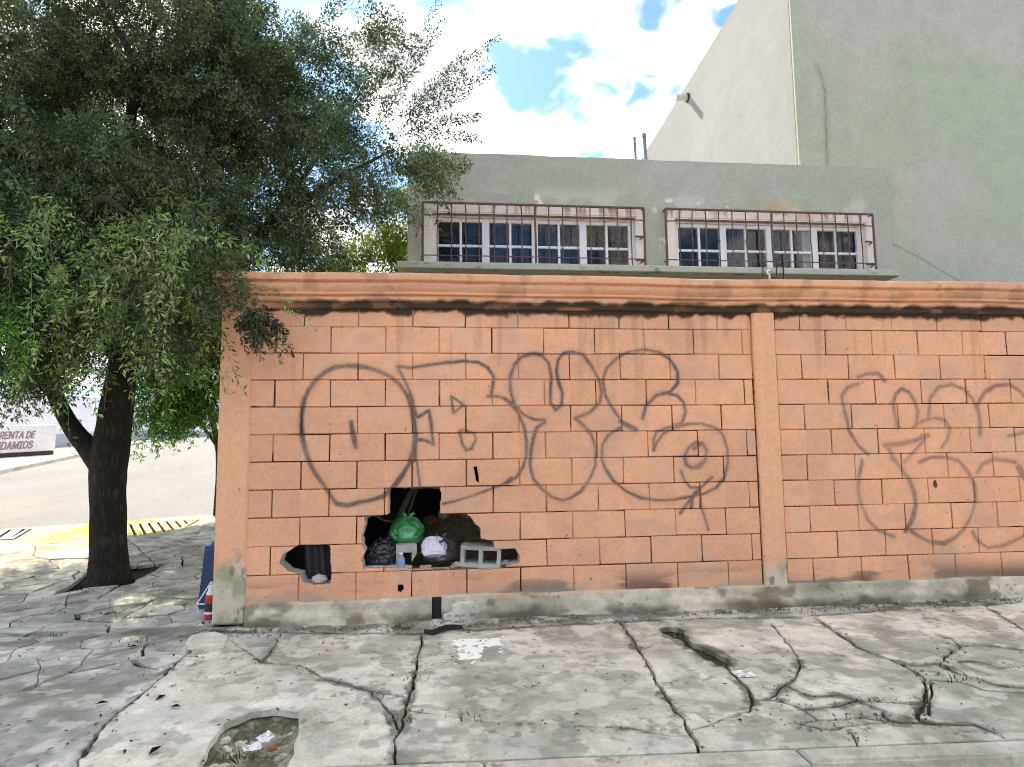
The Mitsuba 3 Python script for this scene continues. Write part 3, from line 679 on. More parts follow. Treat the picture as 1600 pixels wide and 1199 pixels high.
for i, pg in enumerate(pieces[:298]):
    c = pg.representative_point()
    small = pg.area < 0.30
    left = c.x < -0.95 and c.y > -1.4
    if patch_poly.contains(c) and pg.area < 1.2:
        m_, dz = M_PATCH, -0.006
    elif left:
        m_, dz = M_STONE[i % 3], rng.uniform(-0.010, 0.004)
    else:
        m_, dz = M_SLAB[i % 3], rng.uniform(-0.006, 0.002) if small else rng.uniform(-0.002, 0.002)
    pl = plate(pg, 0.004, 0.034)
    v = np.array(pl.vertices)
    tilt = rng.normal(0, 0.012 if left else 0.006, 2) if small else (0, 0)
    v[:, 2] += gh(v[:, 1]) + dz + (v[:, 0] - c.x) * tilt[0] + (v[:, 1] - c.y) * tilt[1]
    obj('slab', trimesh.Trimesh(v, pl.faces, process=False), m_, 'sidewalk')

mp = plate(sg.Polygon(wobble([(-1.0, -0.44), (-1.06, -0.22), (-0.90, -0.14), (-0.76, -0.27), (-0.73, -0.47), (-0.86, -0.56)], 0.02, 0.015, 12, True)), 0.03, 0.03)
mp.apply_translation((0, 0, 0.022))
labels[obj('cement_mound', mp, M_CEMENT, 'sidewalk')] = {'label': 'pale smooth cement mound by the corner pillar'}
# kerb stones along the front street
x, kerb_parts = -9.0, []
while x < 11:
    L = rng.uniform(1.1, 1.35)
    y0, y1 = KX(x), KX(x + L)
    a = sg.Polygon([(x, y0 - 0.006), (x + L - 0.012, y1 - 0.006), (x + L - 0.012, y1 - 0.118), (x, y0 - 0.118)])
    a = sg.Polygon(wobble(list(a.exterior.coords)[:-1], 0.05, 0.006, int(x * 3 + 40), True))
    kerb_parts.append((a, rng.uniform(-0.006, 0.004)))
    x += L
for a, dz in kerb_parts:
    pl = plate(a, 0.012, 0.2)
    pl.apply_translation((0, 0, dz + 0.001))
    obj('stone', pl, M_KERB, 'kerb')
tag('kerb', kind='structure')
xk = np.linspace(-3.4, -2.72, 2)
side = sg.LineString(EDGE_LEFT[2:]).buffer(0.07, cap_style=2).difference(WALK)
pl = plate(side, 0.012, 0.18)
v = np.array(pl.vertices); v[:, 2] += gh(v[:, 1]) - 0.012
obj('kerb__side_kerb', trimesh.Trimesh(v, pl.faces, process=False), M_KERB)
# pale apron and the trench drain across the mouth of the side street
ap = sg.Polygon([(-8.5, 1.5), (-6.8, 1.75), (-4.95, 2.6), (-4.42, 3.15), (-4.25, 3.58), (-3.86, 3.87), (-3.4, 3.98), (-3.1, 4.18), (-2.87, 4.8), (-2.82, 5.2), (-2.82, 6.1), (-3.1, 6.05), (-4.0, 5.62), (-5.2, 5.15), (-6.8, 4.6), (-8.5, 4.0)]).difference(WALK.buffer(0.075))
gy, gg = sg.Polygon(GRATE_YELLOW), sg.Polygon([(-6.5, 3.75), (-6.5, 4.72), (-5.14, 4.943), (-4.853, 4.110)])
pl = plate(ap.difference(gy.buffer(0.02)).difference(gg.buffer(0.02)), 0.006, 0.08)
v = np.array(pl.vertices); v[:, 2] += gh(v[:, 1]) - 0.045
obj('driveway_apron', trimesh.Trimesh(v, pl.faces, process=False), M_APRON)
tag('driveway_apron', kind='structure')


def grate(poly, name, label, m_, ang, step):
    t = thing(name, label, 'drain grate')
    pl = plate(poly, 0.0, 0.01); v = np.array(pl.vertices); v[:, 2] += gh(v[:, 1]) - 0.105
    obj('drain_channel', trimesh.Trimesh(v, pl.faces, process=False), M_PIT, t)
    rim = poly.buffer(0.005).difference(poly.buffer(-0.035))
    pl = plate(rim, 0.003, 0.05); v = np.array(pl.vertices); v[:, 2] += gh(v[:, 1]) - 0.030
    obj('frame', trimesh.Trimesh(v, pl.faces, process=False), m_, t)
    inn, c = poly.buffer(-0.03), poly.centroid
    d, nn = np.array([math.cos(ang), math.sin(ang)]), np.array([-math.sin(ang), math.cos(ang)])
    for k in np.arange(-20, 20) * step:
        ln = sg.LineString([np.array([c.x, c.y]) + nn * k - d * 4, np.array([c.x, c.y]) + nn * k + d * 4]).buffer(step * 0.36, cap_style=2).intersection(inn)
        for q in polys(ln):
            if q.area > 0.004:
                pl = plate(q, 0.003, 0.05); v = np.array(pl.vertices); v[:, 2] += gh(v[:, 1]) - 0.034
                obj('bar', trimesh.Trimesh(v, pl.faces, process=False), m_, t)


grate(gy, 'drain_grate', 'yellow painted slatted drain grate at the street edge right of the big trunk', M_YELLOW, math.radians(118), 0.115)
grate(gg, 'drain_grate', 'grey slatted drain grate at the left edge beside the street', M_STEEL, math.radians(112), 0.16)

# ---------------------------------------------------------------- the painted block wall
W = thing('perimeter_wall', 'orange painted block wall with grey graffiti and broken holes', 'wall')
holes = [sg.Polygon(wobble(h, 0.012, 0.013, 70 + i, True, 20)) for i, h in enumerate((HOLE_BIG, HOLE_LEFT))]
holes += [sg.Polygon(h) for h in (SLIT, SLIT_R, NOTCH)]
hole = unary_union(holes).buffer(0)


def block_rows(x0, x1, phase_even, phase_odd, m_, plain, strokes):
    tagged = unary_union([sg.LineString(p).buffer(w + 0.03) for w, p in strokes])
    for k in range(11):
        z1 = 2.15 - 0.2 * (k - 1) if k else 2.30
        z0 = 2.15 - 0.2 * k
        ph = phase_odd if k % 2 else phase_even
        c = [x0] + [x for x in np.arange(ph - 8, x1, 0.4) if x0 + 0.05 < x < x1 - 0.05] + [x1]
        for a, b in zip(c[:-1], c[1:]):
            j = rng.uniform(0.0024, 0.0060, 4) * np.array([1, 0.85, 1, 0.85])
            r = sg.box(a + j[0], z0 + j[1], b - j[2], z1 - j[3])
            p = np.array(r.exterior.coords)[:-1] + rng.normal(0, 0.0016, (4, 2))
            r = sg.Polygon(p).buffer(-0.006).buffer(0.006, 2).difference(hole)
            r = unary_union([q for q in polys(r) if q.area > 0.002])
            if r.is_empty:
                continue
            pl = plate(r, 0.0035, 0.013)
            v = np.array(pl.vertices)
            cx, cz = r.centroid.x, r.centroid.y
            v[:, 2] += rng.normal(0, 0.0012) + (v[:, 0] - cx) * rng.normal(0, 0.004) + (v[:, 1] - cz) * rng.normal(0, 0.007)
            obj('block', upright(trimesh.Trimesh(v, pl.faces, process=False)), m_ if tagged.intersects(r) else plain, W)


block_rows(-0.775, 3.075, *PH_L, M_BLOCK_L, M_BLOCK_L0, GRAFFITI_LEFT)
block_rows(3.275, 7.95, *PH_R, M_BLOCK_R, M_BLOCK_R0, GRAFFITI_RIGHT)
face = sg.box(-0.98, 0.10, 8.1, 2.30)
deep = sg.box(0.05, 0.15, 1.20, 0.36)
pl = plate(face.difference(hole), 0.0, 0.016); pl.apply_translation((0, 0, -0.0085))
obj('mortar', upright(pl), M_MORTAR, W)
pl = plate(face.difference(unary_union([hole, deep])), 0.0, 0.125); pl.apply_translation((0, 0, -0.025))
core = upright(pl)
bk = plate(face.difference(unary_union([hole, deep])), 0.0, 0.001)
bk = trimesh.Trimesh(np.c_[bk.vertices[:, 0], 0.15 + bk.vertices[:, 2], bk.vertices[:, 1]], bk.faces, process=False)
obj('core', cat(core, bk), M_RAW, W)
for x0, x1 in ((0.052, 0.395), (0.405, 0.795), (0.805, 1.198)):            # broken-open hollow blocks under the hole
    b = m3.Manifold.cube((x1 - x0, 0.124, 0.19)).translate((x0, 0.026, 0.153))
    n = 3 if x1 - x0 > 0.36 else 2
    w = (x1 - x0 - 0.028 * (n + 1)) / n
    for k in range(n):
        b -= m3.Manifold.cube((w, 0.068, 0.3)).translate((x0 + 0.028 + k * (w + 0.028), 0.054, 0.17))
    b -= m3.Manifold.cube((0.05, 0.2, 0.07)).translate((0.297, 0.0, 0.192))
    obj('hollow_block', from_manifold(b), M_RAW, W)
# pillars
pe = sg.box(-0.985, 0.02, -0.765, 2.30)
p = box(-0.985, -0.765, -0.016, 0.165, 0.02, 2.30, 0.012)
obj('pillar', p, M_PILLAR, W)
labels[W + '__pillar'] = {'label': 'corner pillar with bare grey foot'}
obj('pillar', box(3.083, 3.268, -0.022, 0.16, 0.14, 2.30, 0.010), M_PILLAR, W)
obj('pillar', box(7.955, 8.15, -0.022, 0.16, 0.14, 2.30, 0.010), M_PILLAR, W)
# side run of the wall, round the corner
obj('side_run', box(-0.975, -0.83, 0.168, 11.0, 0.0, 2.5, 0.01), M_RAW, W)
# cornice
prof = [(0.0, 2.283), (-0.034, 2.290), (-0.040, 2.300), (-0.040, 2.326), (-0.066, 2.333), (-0.069, 2.340), (-0.069, 2.362), (-0.050, 2.368), (-0.050, 2.376), (-0.084, 2.382), (-0.087, 2.388), (-0.087, 2.396), (-0.074, 2.401)]
prof += [(-0.076 - 0.030 * t - 0.010 * math.sin(t * math.pi), 2.404 + 0.056 * t) for t in np.linspace(0, 1, 8)]
prof += [(-0.098, 2.468), (-0.130, 2.475), (-0.134, 2.481), (-0.134, 2.522), (-0.127, 2.531), (-0.10, 2.535), (0.175, 2.538), (0.175, 2.283)]
cx = np.r_[np.arange(-1.02, 8.3, 0.05)]
P = np.array(prof)
V = []
for x in cx:
    q = P.copy()
    s = np.stack([np.full(len(q), x * 5), q[:, 0] * 30, q[:, 1] * 30], 1)
    q = q + np.stack([mnoise(s, 5) - 0.5, mnoise(s + 9, 6) - 0.5], 1) * 0.006
    q[:, 1] += 0.004 * math.sin(x * 1.7) + 0.003 * math.sin(x * 4.1)
    V.append(np.c_[np.full(len(q), x), q])
n = len(P); F = []
for i in range(len(cx) - 1):
    a = i * n + np.arange(n); b = i * n + (np.arange(n) + 1) % n
    F += [np.stack([a, a + n, b + n], 1), np.stack([a, b + n, b], 1)]
endv, endf = tri(sg.Polygon(prof).buffer(0))
m_ = trimesh.Trimesh(np.vstack(V), np.vstack(F), process=False)
caps = [trimesh.Trimesh(np.c_[np.full(len(endv), xx), endv], endf[:, ::s], process=False) for xx, s in ((cx[0], -1), (cx[-1], 1))]
m_ = cat(m_, *caps)
if m_.volume < 0:
    m_ = trimesh.Trimesh(m_.vertices, m_.faces[:, ::-1], process=False)
obj('cornice', m_, M_CORNICE, W, smooth=35)
# plinth: a rough concrete footing, with a gap and a pale cement patch
xs_ = np.unique(np.r_[np.arange(-0.765, 8.2, 0.035), 0.545, 0.549, 0.612, 0.616])
sec = np.array([(0.012, 0.168), (-0.004, 0.160), (-0.014, 0.145), (-0.018, 0.10), (-0.020, 0.06), (-0.026, 0.02), (-0.040, -0.01), (-0.05, -0.05)])
Xg = np.repeat(xs_[:, None], len(sec), 1)
Yg = np.repeat(sec[None, :, 0], len(xs_), 0); Zg = np.repeat(sec[None, :, 1], len(xs_), 0)
nz = mfbm(np.stack([Xg * 7, Yg * 0, Zg * 9], -1), 4, 8) - 0.5
ledge = np.clip((mfbm(np.stack([Xg * 2.2, Xg * 0, Xg * 0 + 4], -1), 3, 2) - 0.42) * 6, 0, 1)
Yg = Yg + nz * 0.020 - ledge * 0.028 * (Zg < 0.075)
Zg = Zg + (mfbm(np.stack([Xg * 3, Yg * 0 + 2, Xg * 0], -1), 4, 3) - 0.5) * 0.030 * (Zg > 0.09)
gapm = (Xg > 0.547) & (Xg < 0.614)
Yg = np.where(gapm, Yg + 0.09, Yg)
i, j = np.meshgrid(np.arange(len(xs_) - 1), np.arange(len(sec) - 1), indexing='ij')
a = (i * len(sec) + j).ravel(); b = a + len(sec)
obj('plinth', trimesh.Trimesh(np.stack([Xg, Yg, Zg], -1).reshape(-1, 3), np.vstack([np.stack([a, a + 1, b + 1], 1), np.stack([a, b + 1, b], 1)]), process=False), M_PLINTH, W)
pl = plate(sg.Polygon(wobble(PATCH, 0.02, 0.008, 5, True)), 0.012, 0.05)
obj('cement_patch', upright(pl, -0.034), M_CEMENT, W)
labels[W + '__cement_patch'] = {'label': 'pale cement patch on the footing'}
pl = plate(sg.Polygon([(0.548, -0.03), (0.613, -0.03), (0.613, 0.171), (0.548, 0.171)]), 0.0, 0.003)
obj('drain_slot', upright(pl, 0.003), M_RUBBER, W)  # flat black sheet stands in for the shade inside the gap

# ---------------------------------------------------------------- behind the wall: yard, added shade roof, rubbish seen through the hole
xs2, ys2 = np.arange(-0.82, 8.0, 0.08), np.arange(0.152, 2.2, 0.06)


def yard(X, Y):
    p = np.stack([X * 3, Y * 3, X * 0], -1)
    heap = np.exp(-((X - 0.85) / 0.62) ** 2 - ((Y - 1.25) / 0.45) ** 2) * 0.50
    return 0.20 + 0.08 * np.clip(1 - (Y - 0.15) / 0.5, 0, 1) * (np.abs(X - 0.6) < 0.8) + heap + 0.10 * (mfbm(p * 1.6, 5, 4) - 0.5) + gh(Y) * 0


obj('yard_ground', grid_mesh(xs2, ys2, yard), M_HEAP, smooth=True)
tag('yard_ground', kind='structure')
xr = np.arange(-0.80, 7.9, 0.019)
roof = grid_mesh(xr, np.array([0.20, 1.2, 2.17]), lambda X, Y: 2.20 + 0.05 * (Y - 0.2) + 0.009 * np.sin(X * 2 * math.pi / 0.076))
t = thing('lean_to', 'added unseen sheet roof that keeps the wall hole dark', 'light_blocker')  # unseen roof, panels and posts added to keep the hole dark
obj('roof_sheet', roof, M_CORRUGATED, t, smooth=True)
obj('back_panel', box(-0.8, 7.9, 2.14, 2.17, 0.1, 2.20), M_CORRUGATED, t)
for x in (-0.70, 3.5, 7.7):
    obj('post', tube([(x, 2.08, 0.1), (x, 2.08, 2.2)], 0.04, 8), M_WOOD, t)
for k in range(3):
    obj('side_board', box(-0.80, -0.77, 0.25 + 0.62 * k, 0.83 + 0.62 * k, 0.1, 2.2), M_WOOD, t)

rs = np.random.default_rng(3)
for k in range(26):
    x, y = rs.uniform(0.30, 1.45), rs.uniform(0.75, 1.35)
    s = rs.uniform(0.03, 0.085)
    key = obj('rubble_stone', moved(lump((s, s * .8, s * .65), k, 2, 0.3), (x, y, float(yard(np.array(x), np.array(y))) + s * 0.35), rs.uniform(0, 6)), M_STONE[k % 3] if k % 3 else M_HEAP)
    tag(key, 'broken rubble stone on the dirt heap behind the wall hole', 'stone', 'rubble on the heap behind the wall')


def crumpled(size, seed, amp=0.22, freq=2.6, sub=4):
    m = trimesh.creation.icosphere(subdivisions=sub)
    v = np.array(m.vertices)
    r = np.abs(mfbm(v * freq + seed * 5.1, 4, seed) - 0.5) * 2
    r2 = np.abs(mfbm(v * freq * 2.3 + seed, 3, seed + 3) - 0.5) * 2
    v = v * (1 + amp * (0.5 - r * 1.7) + amp * 0.5 * (0.4 - r2))[:, None]
    v[:, 2] = np.maximum(v[:, 2], -0.72)
    return trimesh.Trimesh(v * np.asarray(size), m.faces, process=False)


def bag(name, label, size, seed, loc, m_, rz=0.0, rx=0.0, knot=True, amp=0.22):
    t = thing(name, label, 'bag')
    obj('body', moved(crumpled(size, seed, amp), loc, rz, rx), m_, t, smooth=True)
    if knot:
        top = np.array(loc) + [0, 0, size[2] * 0.9]
        k = []
        for a in (0.4, 2.2, 4.1):
            d = np.array([math.cos(a), math.sin(a) * 0.6, 0.9])
            k.append(tube([top - [0, 0, size[2] * .25], top + d * size[0] * 0.2, top + d * size[0] * 0.42 + [0, 0, -.01]], [size[0] * .09, size[0] * .06, size[0] * .13], 7))
        obj('knot', cat(*k), m_, t, smooth=True)
    return t


bag('rubbish_bag', 'crumpled black rubbish bag at the left end of the wall hole', (0.115, 0.10, 0.105), 2, (0.175, 0.20, 0.435), M_BLACKBAG, 0.3, amp=0.34)
bag('rubbish_bag', 'bulging bright green plastic bag inside the wall hole', (0.135, 0.12, 0.115), 5, (0.345, 0.36, 0.585), M_GREENBAG, 0.8, amp=0.16)
bag('rubbish_bag', 'dark grey plastic bag half under the white paper sack', (0.125, 0.10, 0.10), 8, (0.600, 0.27, 0.445), M_GREYBAG, 0.2, amp=0.3)
t = thing('paper_sack', 'torn white paper sack leaning in the wall hole', 'sack')
obj('body', moved(crumpled((0.085, 0.045, 0.085), 12, 0.30, 1.7), (0.560, 0.165, 0.485), 0.2, -0.5, ), M_WHITEBAG, t)
obj('handle', tube(spline([(0.60, 0.125, 0.53), (0.64, 0.115, 0.545), (0.665, 0.12, 0.50), (0.655, 0.13, 0.46)], 10), 0.008, 6), M_BLACKBAG, t)
# loose hollow blocks lying on the broken edge


def hollow(w, d, h, cells, loc, rz, rx=0.0, ry=0.0):
    b = m3.Manifold.cube((w, d, h), True)
    t_ = 0.028
    cw = (w - t_ * (cells + 1)) / cells
    for k in range(cells):
        b -= m3.Manifold.cube((cw, d * 2, h - 2 * t_), True).translate((-w / 2 + t_ + cw / 2 + k * (cw + t_), 0, 0))
    return moved(from_manifold(b), loc, rz, rx, ry)


t = thing('loose_block', 'grey hollow block with two cells lying in the right of the hole', 'block')
obj('body', hollow(0.30, 0.19, 0.155, 2, (0.915, 0.135, 0.425), -0.12, 0.0, 0.05), M_RAW, t)
t = thing('loose_block', 'pale broken block standing behind the water bottle', 'block')
b = m3.Manifold.cube((0.155, 0.10, 0.165), True) - m3.Manifold.cube((0.085, 0.3, 0.13), True).translate((0, 0, -0.04)) - m3.Manifold.cube((0.2, 0.3, 0.2), True).rotate((0, 30, 0)).translate((0.125, 0, -0.10))
obj('body', moved(from_manifold(b), (0.345, 0.20, 0.432), 0.15), M_RAW, t)
t = thing('water_bottle', 'small clear bluish plastic bottle standing in the wall hole', 'bottle')
pr = [(0.0, 0.0), (0.026, 0.001), (0.029, 0.008), (0.028, 0.03), (0.030, 0.034), (0.028, 0.038), (0.029, 0.07), (0.024, 0.085), (0.012, 0.10), (0.012, 0.106), (0.0, 0.106)]
obj('body', moved(trimesh.creation.revolve(pr, sections=20), (0.318, 0.078, 0.348)), 'mat_bottle', t, smooth=30)
obj('cap', moved(trimesh.creation.revolve([(0, 0), (0.014, 0), (0.014, 0.013), (0, 0.013)], sections=16), (0.318, 0.078, 0.455)), M_WHITE, t, smooth=30)
t = thing('broken_branch', 'leaning stripped branch rising to the top of the hole', 'branch')
obj('stem', tube(spline([(0.12, 0.50, 0.38), (0.24, 0.55, 0.62), (0.32, 0.62, 0.80), (0.43, 0.70, 1.02)], 14) + 0.004, np.linspace(0.032, 0.022, 14), 8), M_WOOD, t)
obj('twig', tube(spline([(0.30, 0.58, 0.60), (0.36, 0.6, 0.76), (0.41, 0.6, 0.90)], 8), 0.010, 6), M_WOOD, t)
obj('twig', tube(spline([(0.25, 0.56, 0.64), (0.16, 0.5, 0.66), (0.10, 0.46, 0.70)], 8), 0.009, 6), M_WOOD, t)
for k, (x, y, s) in enumerate(((0.78, 0.07, .022), (0.735, 0.09, .03), (1.06, 0.08, .022), (1.10, 0.10, .03), (1.14, 0.09, .022), (0.70, 0.06, .016), (-0.265, 0.05, .042))):
    z = 0.352 if x > 0 else 0.283
    key = obj('mortar_lump', moved(lump((s * 1.3, s, s * .8), 40 + k, 2, 0.3), (x, y, z + s * .5)), M_RAW)
    tag(key, 'pale mortar lump lying in the small left hole' if x < 0 else 'mortar crumb lying on the broken edge of the big hole', 'rubble', None if x < 0 else 'mortar crumbs along the broken edge')
# dark hanging plastic behind the small hole
t = thing('plastic_sheet', 'dark wrinkled plastic sheet behind the small left hole', 'sheet')
X, Z = np.linspace(-0.40, -0.10, 30), np.linspace(0.26, 0.62, 20)
obj('body', trimesh.Trimesh(*(lambda m: (np.c_[m.vertices[:, 0], 0.20 + m.vertices[:, 2], m.vertices[:, 1]], m.faces))(grid_mesh(X, Z, lambda A, B: 0.022 * np.sin(A * 60 + B * 5) + 0.02 * (mfbm(np.stack([A * 9, B * 6, A * 0], -1), 3, 2) - .5))), process=False), mat('dark_sheet', (0.055, 0.05, 0.06), 0.45), t, smooth=True)

# ---------------------------------------------------------------- the low building with the barred windows
BY = 2.2
A = thing('low_building', 'low green stucco building with two barred strip windows above the wall', 'building')
WIN = [(0.40, 2.945), (3.215, 5.795)]
Z0, Z1 = 3.275, 3.99
op = [sg.box(a + 0.09, Z0, b - 0.09, Z1 - 0.105) for a, b in WIN]
front = sg.box(0.225, 0.0, 6.03, 4.592)
fp = np.array(front.exterior.coords)
top = wobble([(6.03, 4.592), (0.225, 4.592)], 0.08, 0.010, 3)
front = sg.Polygon([(0.225, 0.0), (6.03, 0.0)] + [tuple(q) for q in top])
pl = plate(front.difference(unary_union([o.buffer(0.002, join_style=2) for o in op])), 0.008, 0.16)
obj('front_wall', upright(pl, BY), M_GREEN2, A)
obj('side_wall', box(0.225, 0.38, BY + 0.165, 8.0, 0.0, 4.585, 0.01), M_GREEN2, A)
obj('roof', box(0.385, 4.93, BY + 0.165, 8.0, 4.25, 4.42), M_RAW, A)
obj('room', cat(box(0.385, 6.0, 4.2, 4.25, 2.9, 4.25), box(0.385, 6.0, BY + 0.165, 4.2, 2.85, 2.9), box(5.95, 6.0, BY + 0.3, 4.2, 2.9, 4.25), box(4.93, 6.0, BY + 0.3, 4.2, 4.2, 4.25)), M_DARKROOM, A)
obj('sill', box(0.13, 5.90, BY - 0.27, BY - 0.002, 3.162, 3.236, 0.008), M_SILL, A)
for wi, (a, b) in enumerate(WIN):
    w = A + '__window' if wi == 0 else A + f'__window_{wi:03d}'
    labels[w] = {'label': ('left' if wi == 0 else 'right') + ' strip window with a white frame behind rusty bars'}
    outer = sg.box(a, Z0, b, Z1)
    i_, o_ = op[wi], None
    pl = plate(outer.difference(i_), 0.006, 0.02)
    surround = upright(pl, BY - 0.018)
    x0, x1, z1 = a + 0.09, b - 0.09, Z1 - 0.105
    rv = [box(x0 - 0.001, x0 + 0.012, BY - 0.012, BY + 0.155, Z0, z1), box(x1 - 0.012, x1 + 0.001, BY - 0.012, BY + 0.155, Z0, z1), box(x0 + 0.012, x1 - 0.012, BY - 0.012, BY + 0.155, z1 - 0.012, z1 + 0.001), box(x0, x1, BY - 0.016, BY + 0.155, Z0 - 0.01, Z0 + 0.004)]
    obj('surround', cat(surround, *rv), M_REVEAL, w)
    fx0, fx1, fz0, fz1, fy = x0 + 0.05, x1 - 0.05, Z0 + 0.006, z1 - 0.035, BY + 0.075
    obj('jamb', cat(box(x0 + 0.013, fx0, fy - 0.01, fy + 0.06, fz0, z1 - 0.013), box(fx1, x1 - 0.013, fy - 0.01, fy + 0.06, fz0, z1 - 0.013), box(fx0, fx1, fy - 0.01, fy + 0.06, fz1, z1 - 0.013)), M_REVEAL, w)
    W_ = (fx1 - fx0) / 4
    bars = [box(fx0, fx1, fy, fy + 0.04, fz1 - 0.045, fz1, 0.004), box(fx0, fx1, fy, fy + 0.04, fz0, fz0 + 0.018, 0.004)]
    for k in range(5):
        hw = 0.036 if k == 2 else 0.042 if k in (1, 3) else 0.028
        c_ = fx0 + W_ * k
        bars.append(box(max(c_ - hw, fx0), min(c_ + hw, fx1), fy - 0.003, fy + 0.043, fz0, fz1, 0.004))
    zm = fz0 + (fz1 - fz0 - 0.045) * 0.475
    for k in range(4):
        c_ = fx0 + W_ * (k + 0.5)
        back = 0.008 if k in (0, 3) else 0.0
        bars.append(box(c_ - 0.014, c_ + 0.014, fy + 0.004 + back, fy + 0.034 + back, fz0, fz1 - 0.01, 0.003))
        bars.append(box(fx0 + W_ * k + 0.02, fx0 + W_ * (k + 1) - 0.02, fy + 0.006 + back, fy + 0.032 + back, zm - 0.014, zm + 0.014, 0.003))
    obj('frame', cat(*bars), M_FRAME, w)
    for k in range(4):
        for s in (0, 1):
            for za, zb in ((fz0 + 0.01, zm - 0.005), (zm + 0.005, fz1 - 0.03)):
                xa = fx0 + W_ * (k + 0.5 * s) + 0.012
                q = trimesh.Trimesh([(xa, fy + 0.022, za), (xa + W_ / 2 - 0.024, fy + 0.022, za), (xa + W_ / 2 - 0.024, fy + 0.022, zb), (xa, fy + 0.022, zb)], [(0, 1, 2), (0, 2, 3)], process=False)
                obj('pane', q, 'mat_pane', w)
    for k in (1, 2):
        xa, xb = fx0 + W_ * k + 0.06, fx0 + W_ * (k + 1) - 0.05
        X, Z = np.linspace(xa, xb, 40), np.array([fz0 + 0.04, fz1 - 0.03])
        g = grid_mesh(X, Z, lambda P_, Q_: 0.012 * np.sin(P_ * 75))
        obj('curtain', trimesh.Trimesh(np.c_[g.vertices[:, 0], fy + 0.16 + g.vertices[:, 2], g.vertices[:, 1]], g.faces, process=False), M_CURTAIN, w)
    # the grille
    gr_ = A + '__window_grille' if wi == 0 else A + f'__window_grille_{wi:03d}'
    gy_ = BY - 0.085
    ga, gb, gz0, gz1 = 0.647 + (a - 0.004 - 0.647) * 0.988, 0.647 + (b + 0.004 - 0.647) * 0.988, 3.236, 3.962
    scale_ = 1.0
    obj('frame_bar', tube([(ga, gy_, gz1), (gb, gy_, gz1)], 0.014, 6), M_RUST, gr_)
    obj('frame_bar', tube([(ga, gy_, 3.36), (gb, gy_, 3.36)], 0.0065, 6), M_RUST, gr_)
    for x in (ga, gb):
        obj('frame_bar', tube([(x, gy_, gz0), (x, gy_, gz1)], 0.014, 6), M_RUST, gr_)
        obj('side_bar', tube([(x, gy_, gz1), (x, BY, gz1)], 0.009, 6), M_RUST, gr_)
        obj('side_bar', tube([(x, gy_, 3.36), (x, BY, 3.36)], 0.007, 6), M_RUST, gr_)
        obj('side_bar', tube([(x, gy_ + 0.01, 3.82), (x + (0.13 if x == ga else -0.13), gy_ + 0.0, 3.82)], 0.007, 6), M_RUST, gr_)
    n = 16
    for k in range(1, n):
        x = ga + (gb - ga) * k / n + rng.normal(0, 0.004)
        r = 0.013 if k == n // 2 else 0.0068
        zk = 3.60 + rng.normal(0, 0.01)
        z = [gz0, 3.36, zk - 0.02, zk, zk + 0.02, 3.8, gz1]
        kn = 2.6 if k % 2 == 0 and k != n // 2 else 1.0
        wob = rng.normal(0, 0.003, len(z))
        obj('bar', tube(np.c_[x + wob, np.full(len(z), gy_), z], [r, r, r, r * kn, r, r, r], 6), M_RUST, gr_)
    for s in (0, 1):                                   # small wrought side pieces by the right jamb
        x = gb - 0.10
        obj('scroll', tube(spline([(x, gy_ + 0.02, 3.63 - 0.28 * s), (x + 0.05, gy_ + 0.05, 3.645 - 0.28 * s), (x + 0.09, gy_ + 0.03, 3.63 - 0.28 * s), (x + 0.05, gy_ + 0.02, 3.60 - 0.28 * s)], 10), 0.010, 6), M_RUST, gr_)
# short cables and a white clip at the sill
t = thing('loose_cables', 'three short cut cables with a white clip hanging at the right sill', 'cable')
for x, za, zb in ((4.22, 3.46, 3.12), (4.38, 3.34, 3.13), (4.46, 3.38, 3.09)):
    obj('cable', tube([(x, BY - 0.285, za), (x + 0.004, BY - 0.288, (za + zb) / 2), (x - 0.003, BY - 0.286, zb)], 0.0055, 6), M_RUBBER, t)
obj('clip', tube(spline([(4.30, BY - 0.29, 3.20), (4.265, BY - 0.30, 3.185), (4.262, BY - 0.30, 3.155), (4.285, BY - 0.295, 3.14), (4.285, BY - 0.295, 3.09)], 14), 0.012, 8), M_WHITE, t, smooth=True)
# two conduits standing on the parapet
t = thing('roof_conduit', 'shorter thin grey conduit standing on the flat roof edge', 'pipe')
obj('pipe', tube([(2.915, BY + 0.12, 4.5), (2.905, BY + 0.12, 4.90)], 0.014, 8), M_GALV, t)
obj('cap', tube([(2.905, BY + 0.12, 4.90), (2.905, BY + 0.12, 4.915)], 0.017, 8), M_GALV, t)
t = thing('roof_conduit', 'taller thicker grey conduit standing on the flat roof edge', 'pipe')
obj('pipe', tube([(3.045, BY + 0.12, 4.5), (3.025, BY + 0.12, 4.925)], 0.019, 8), M_GALV, t)
obj('cap', tube([(3.025, BY + 0.12, 4.92), (3.024, BY + 0.12, 4.965)], 0.024, 8), M_GALV, t)

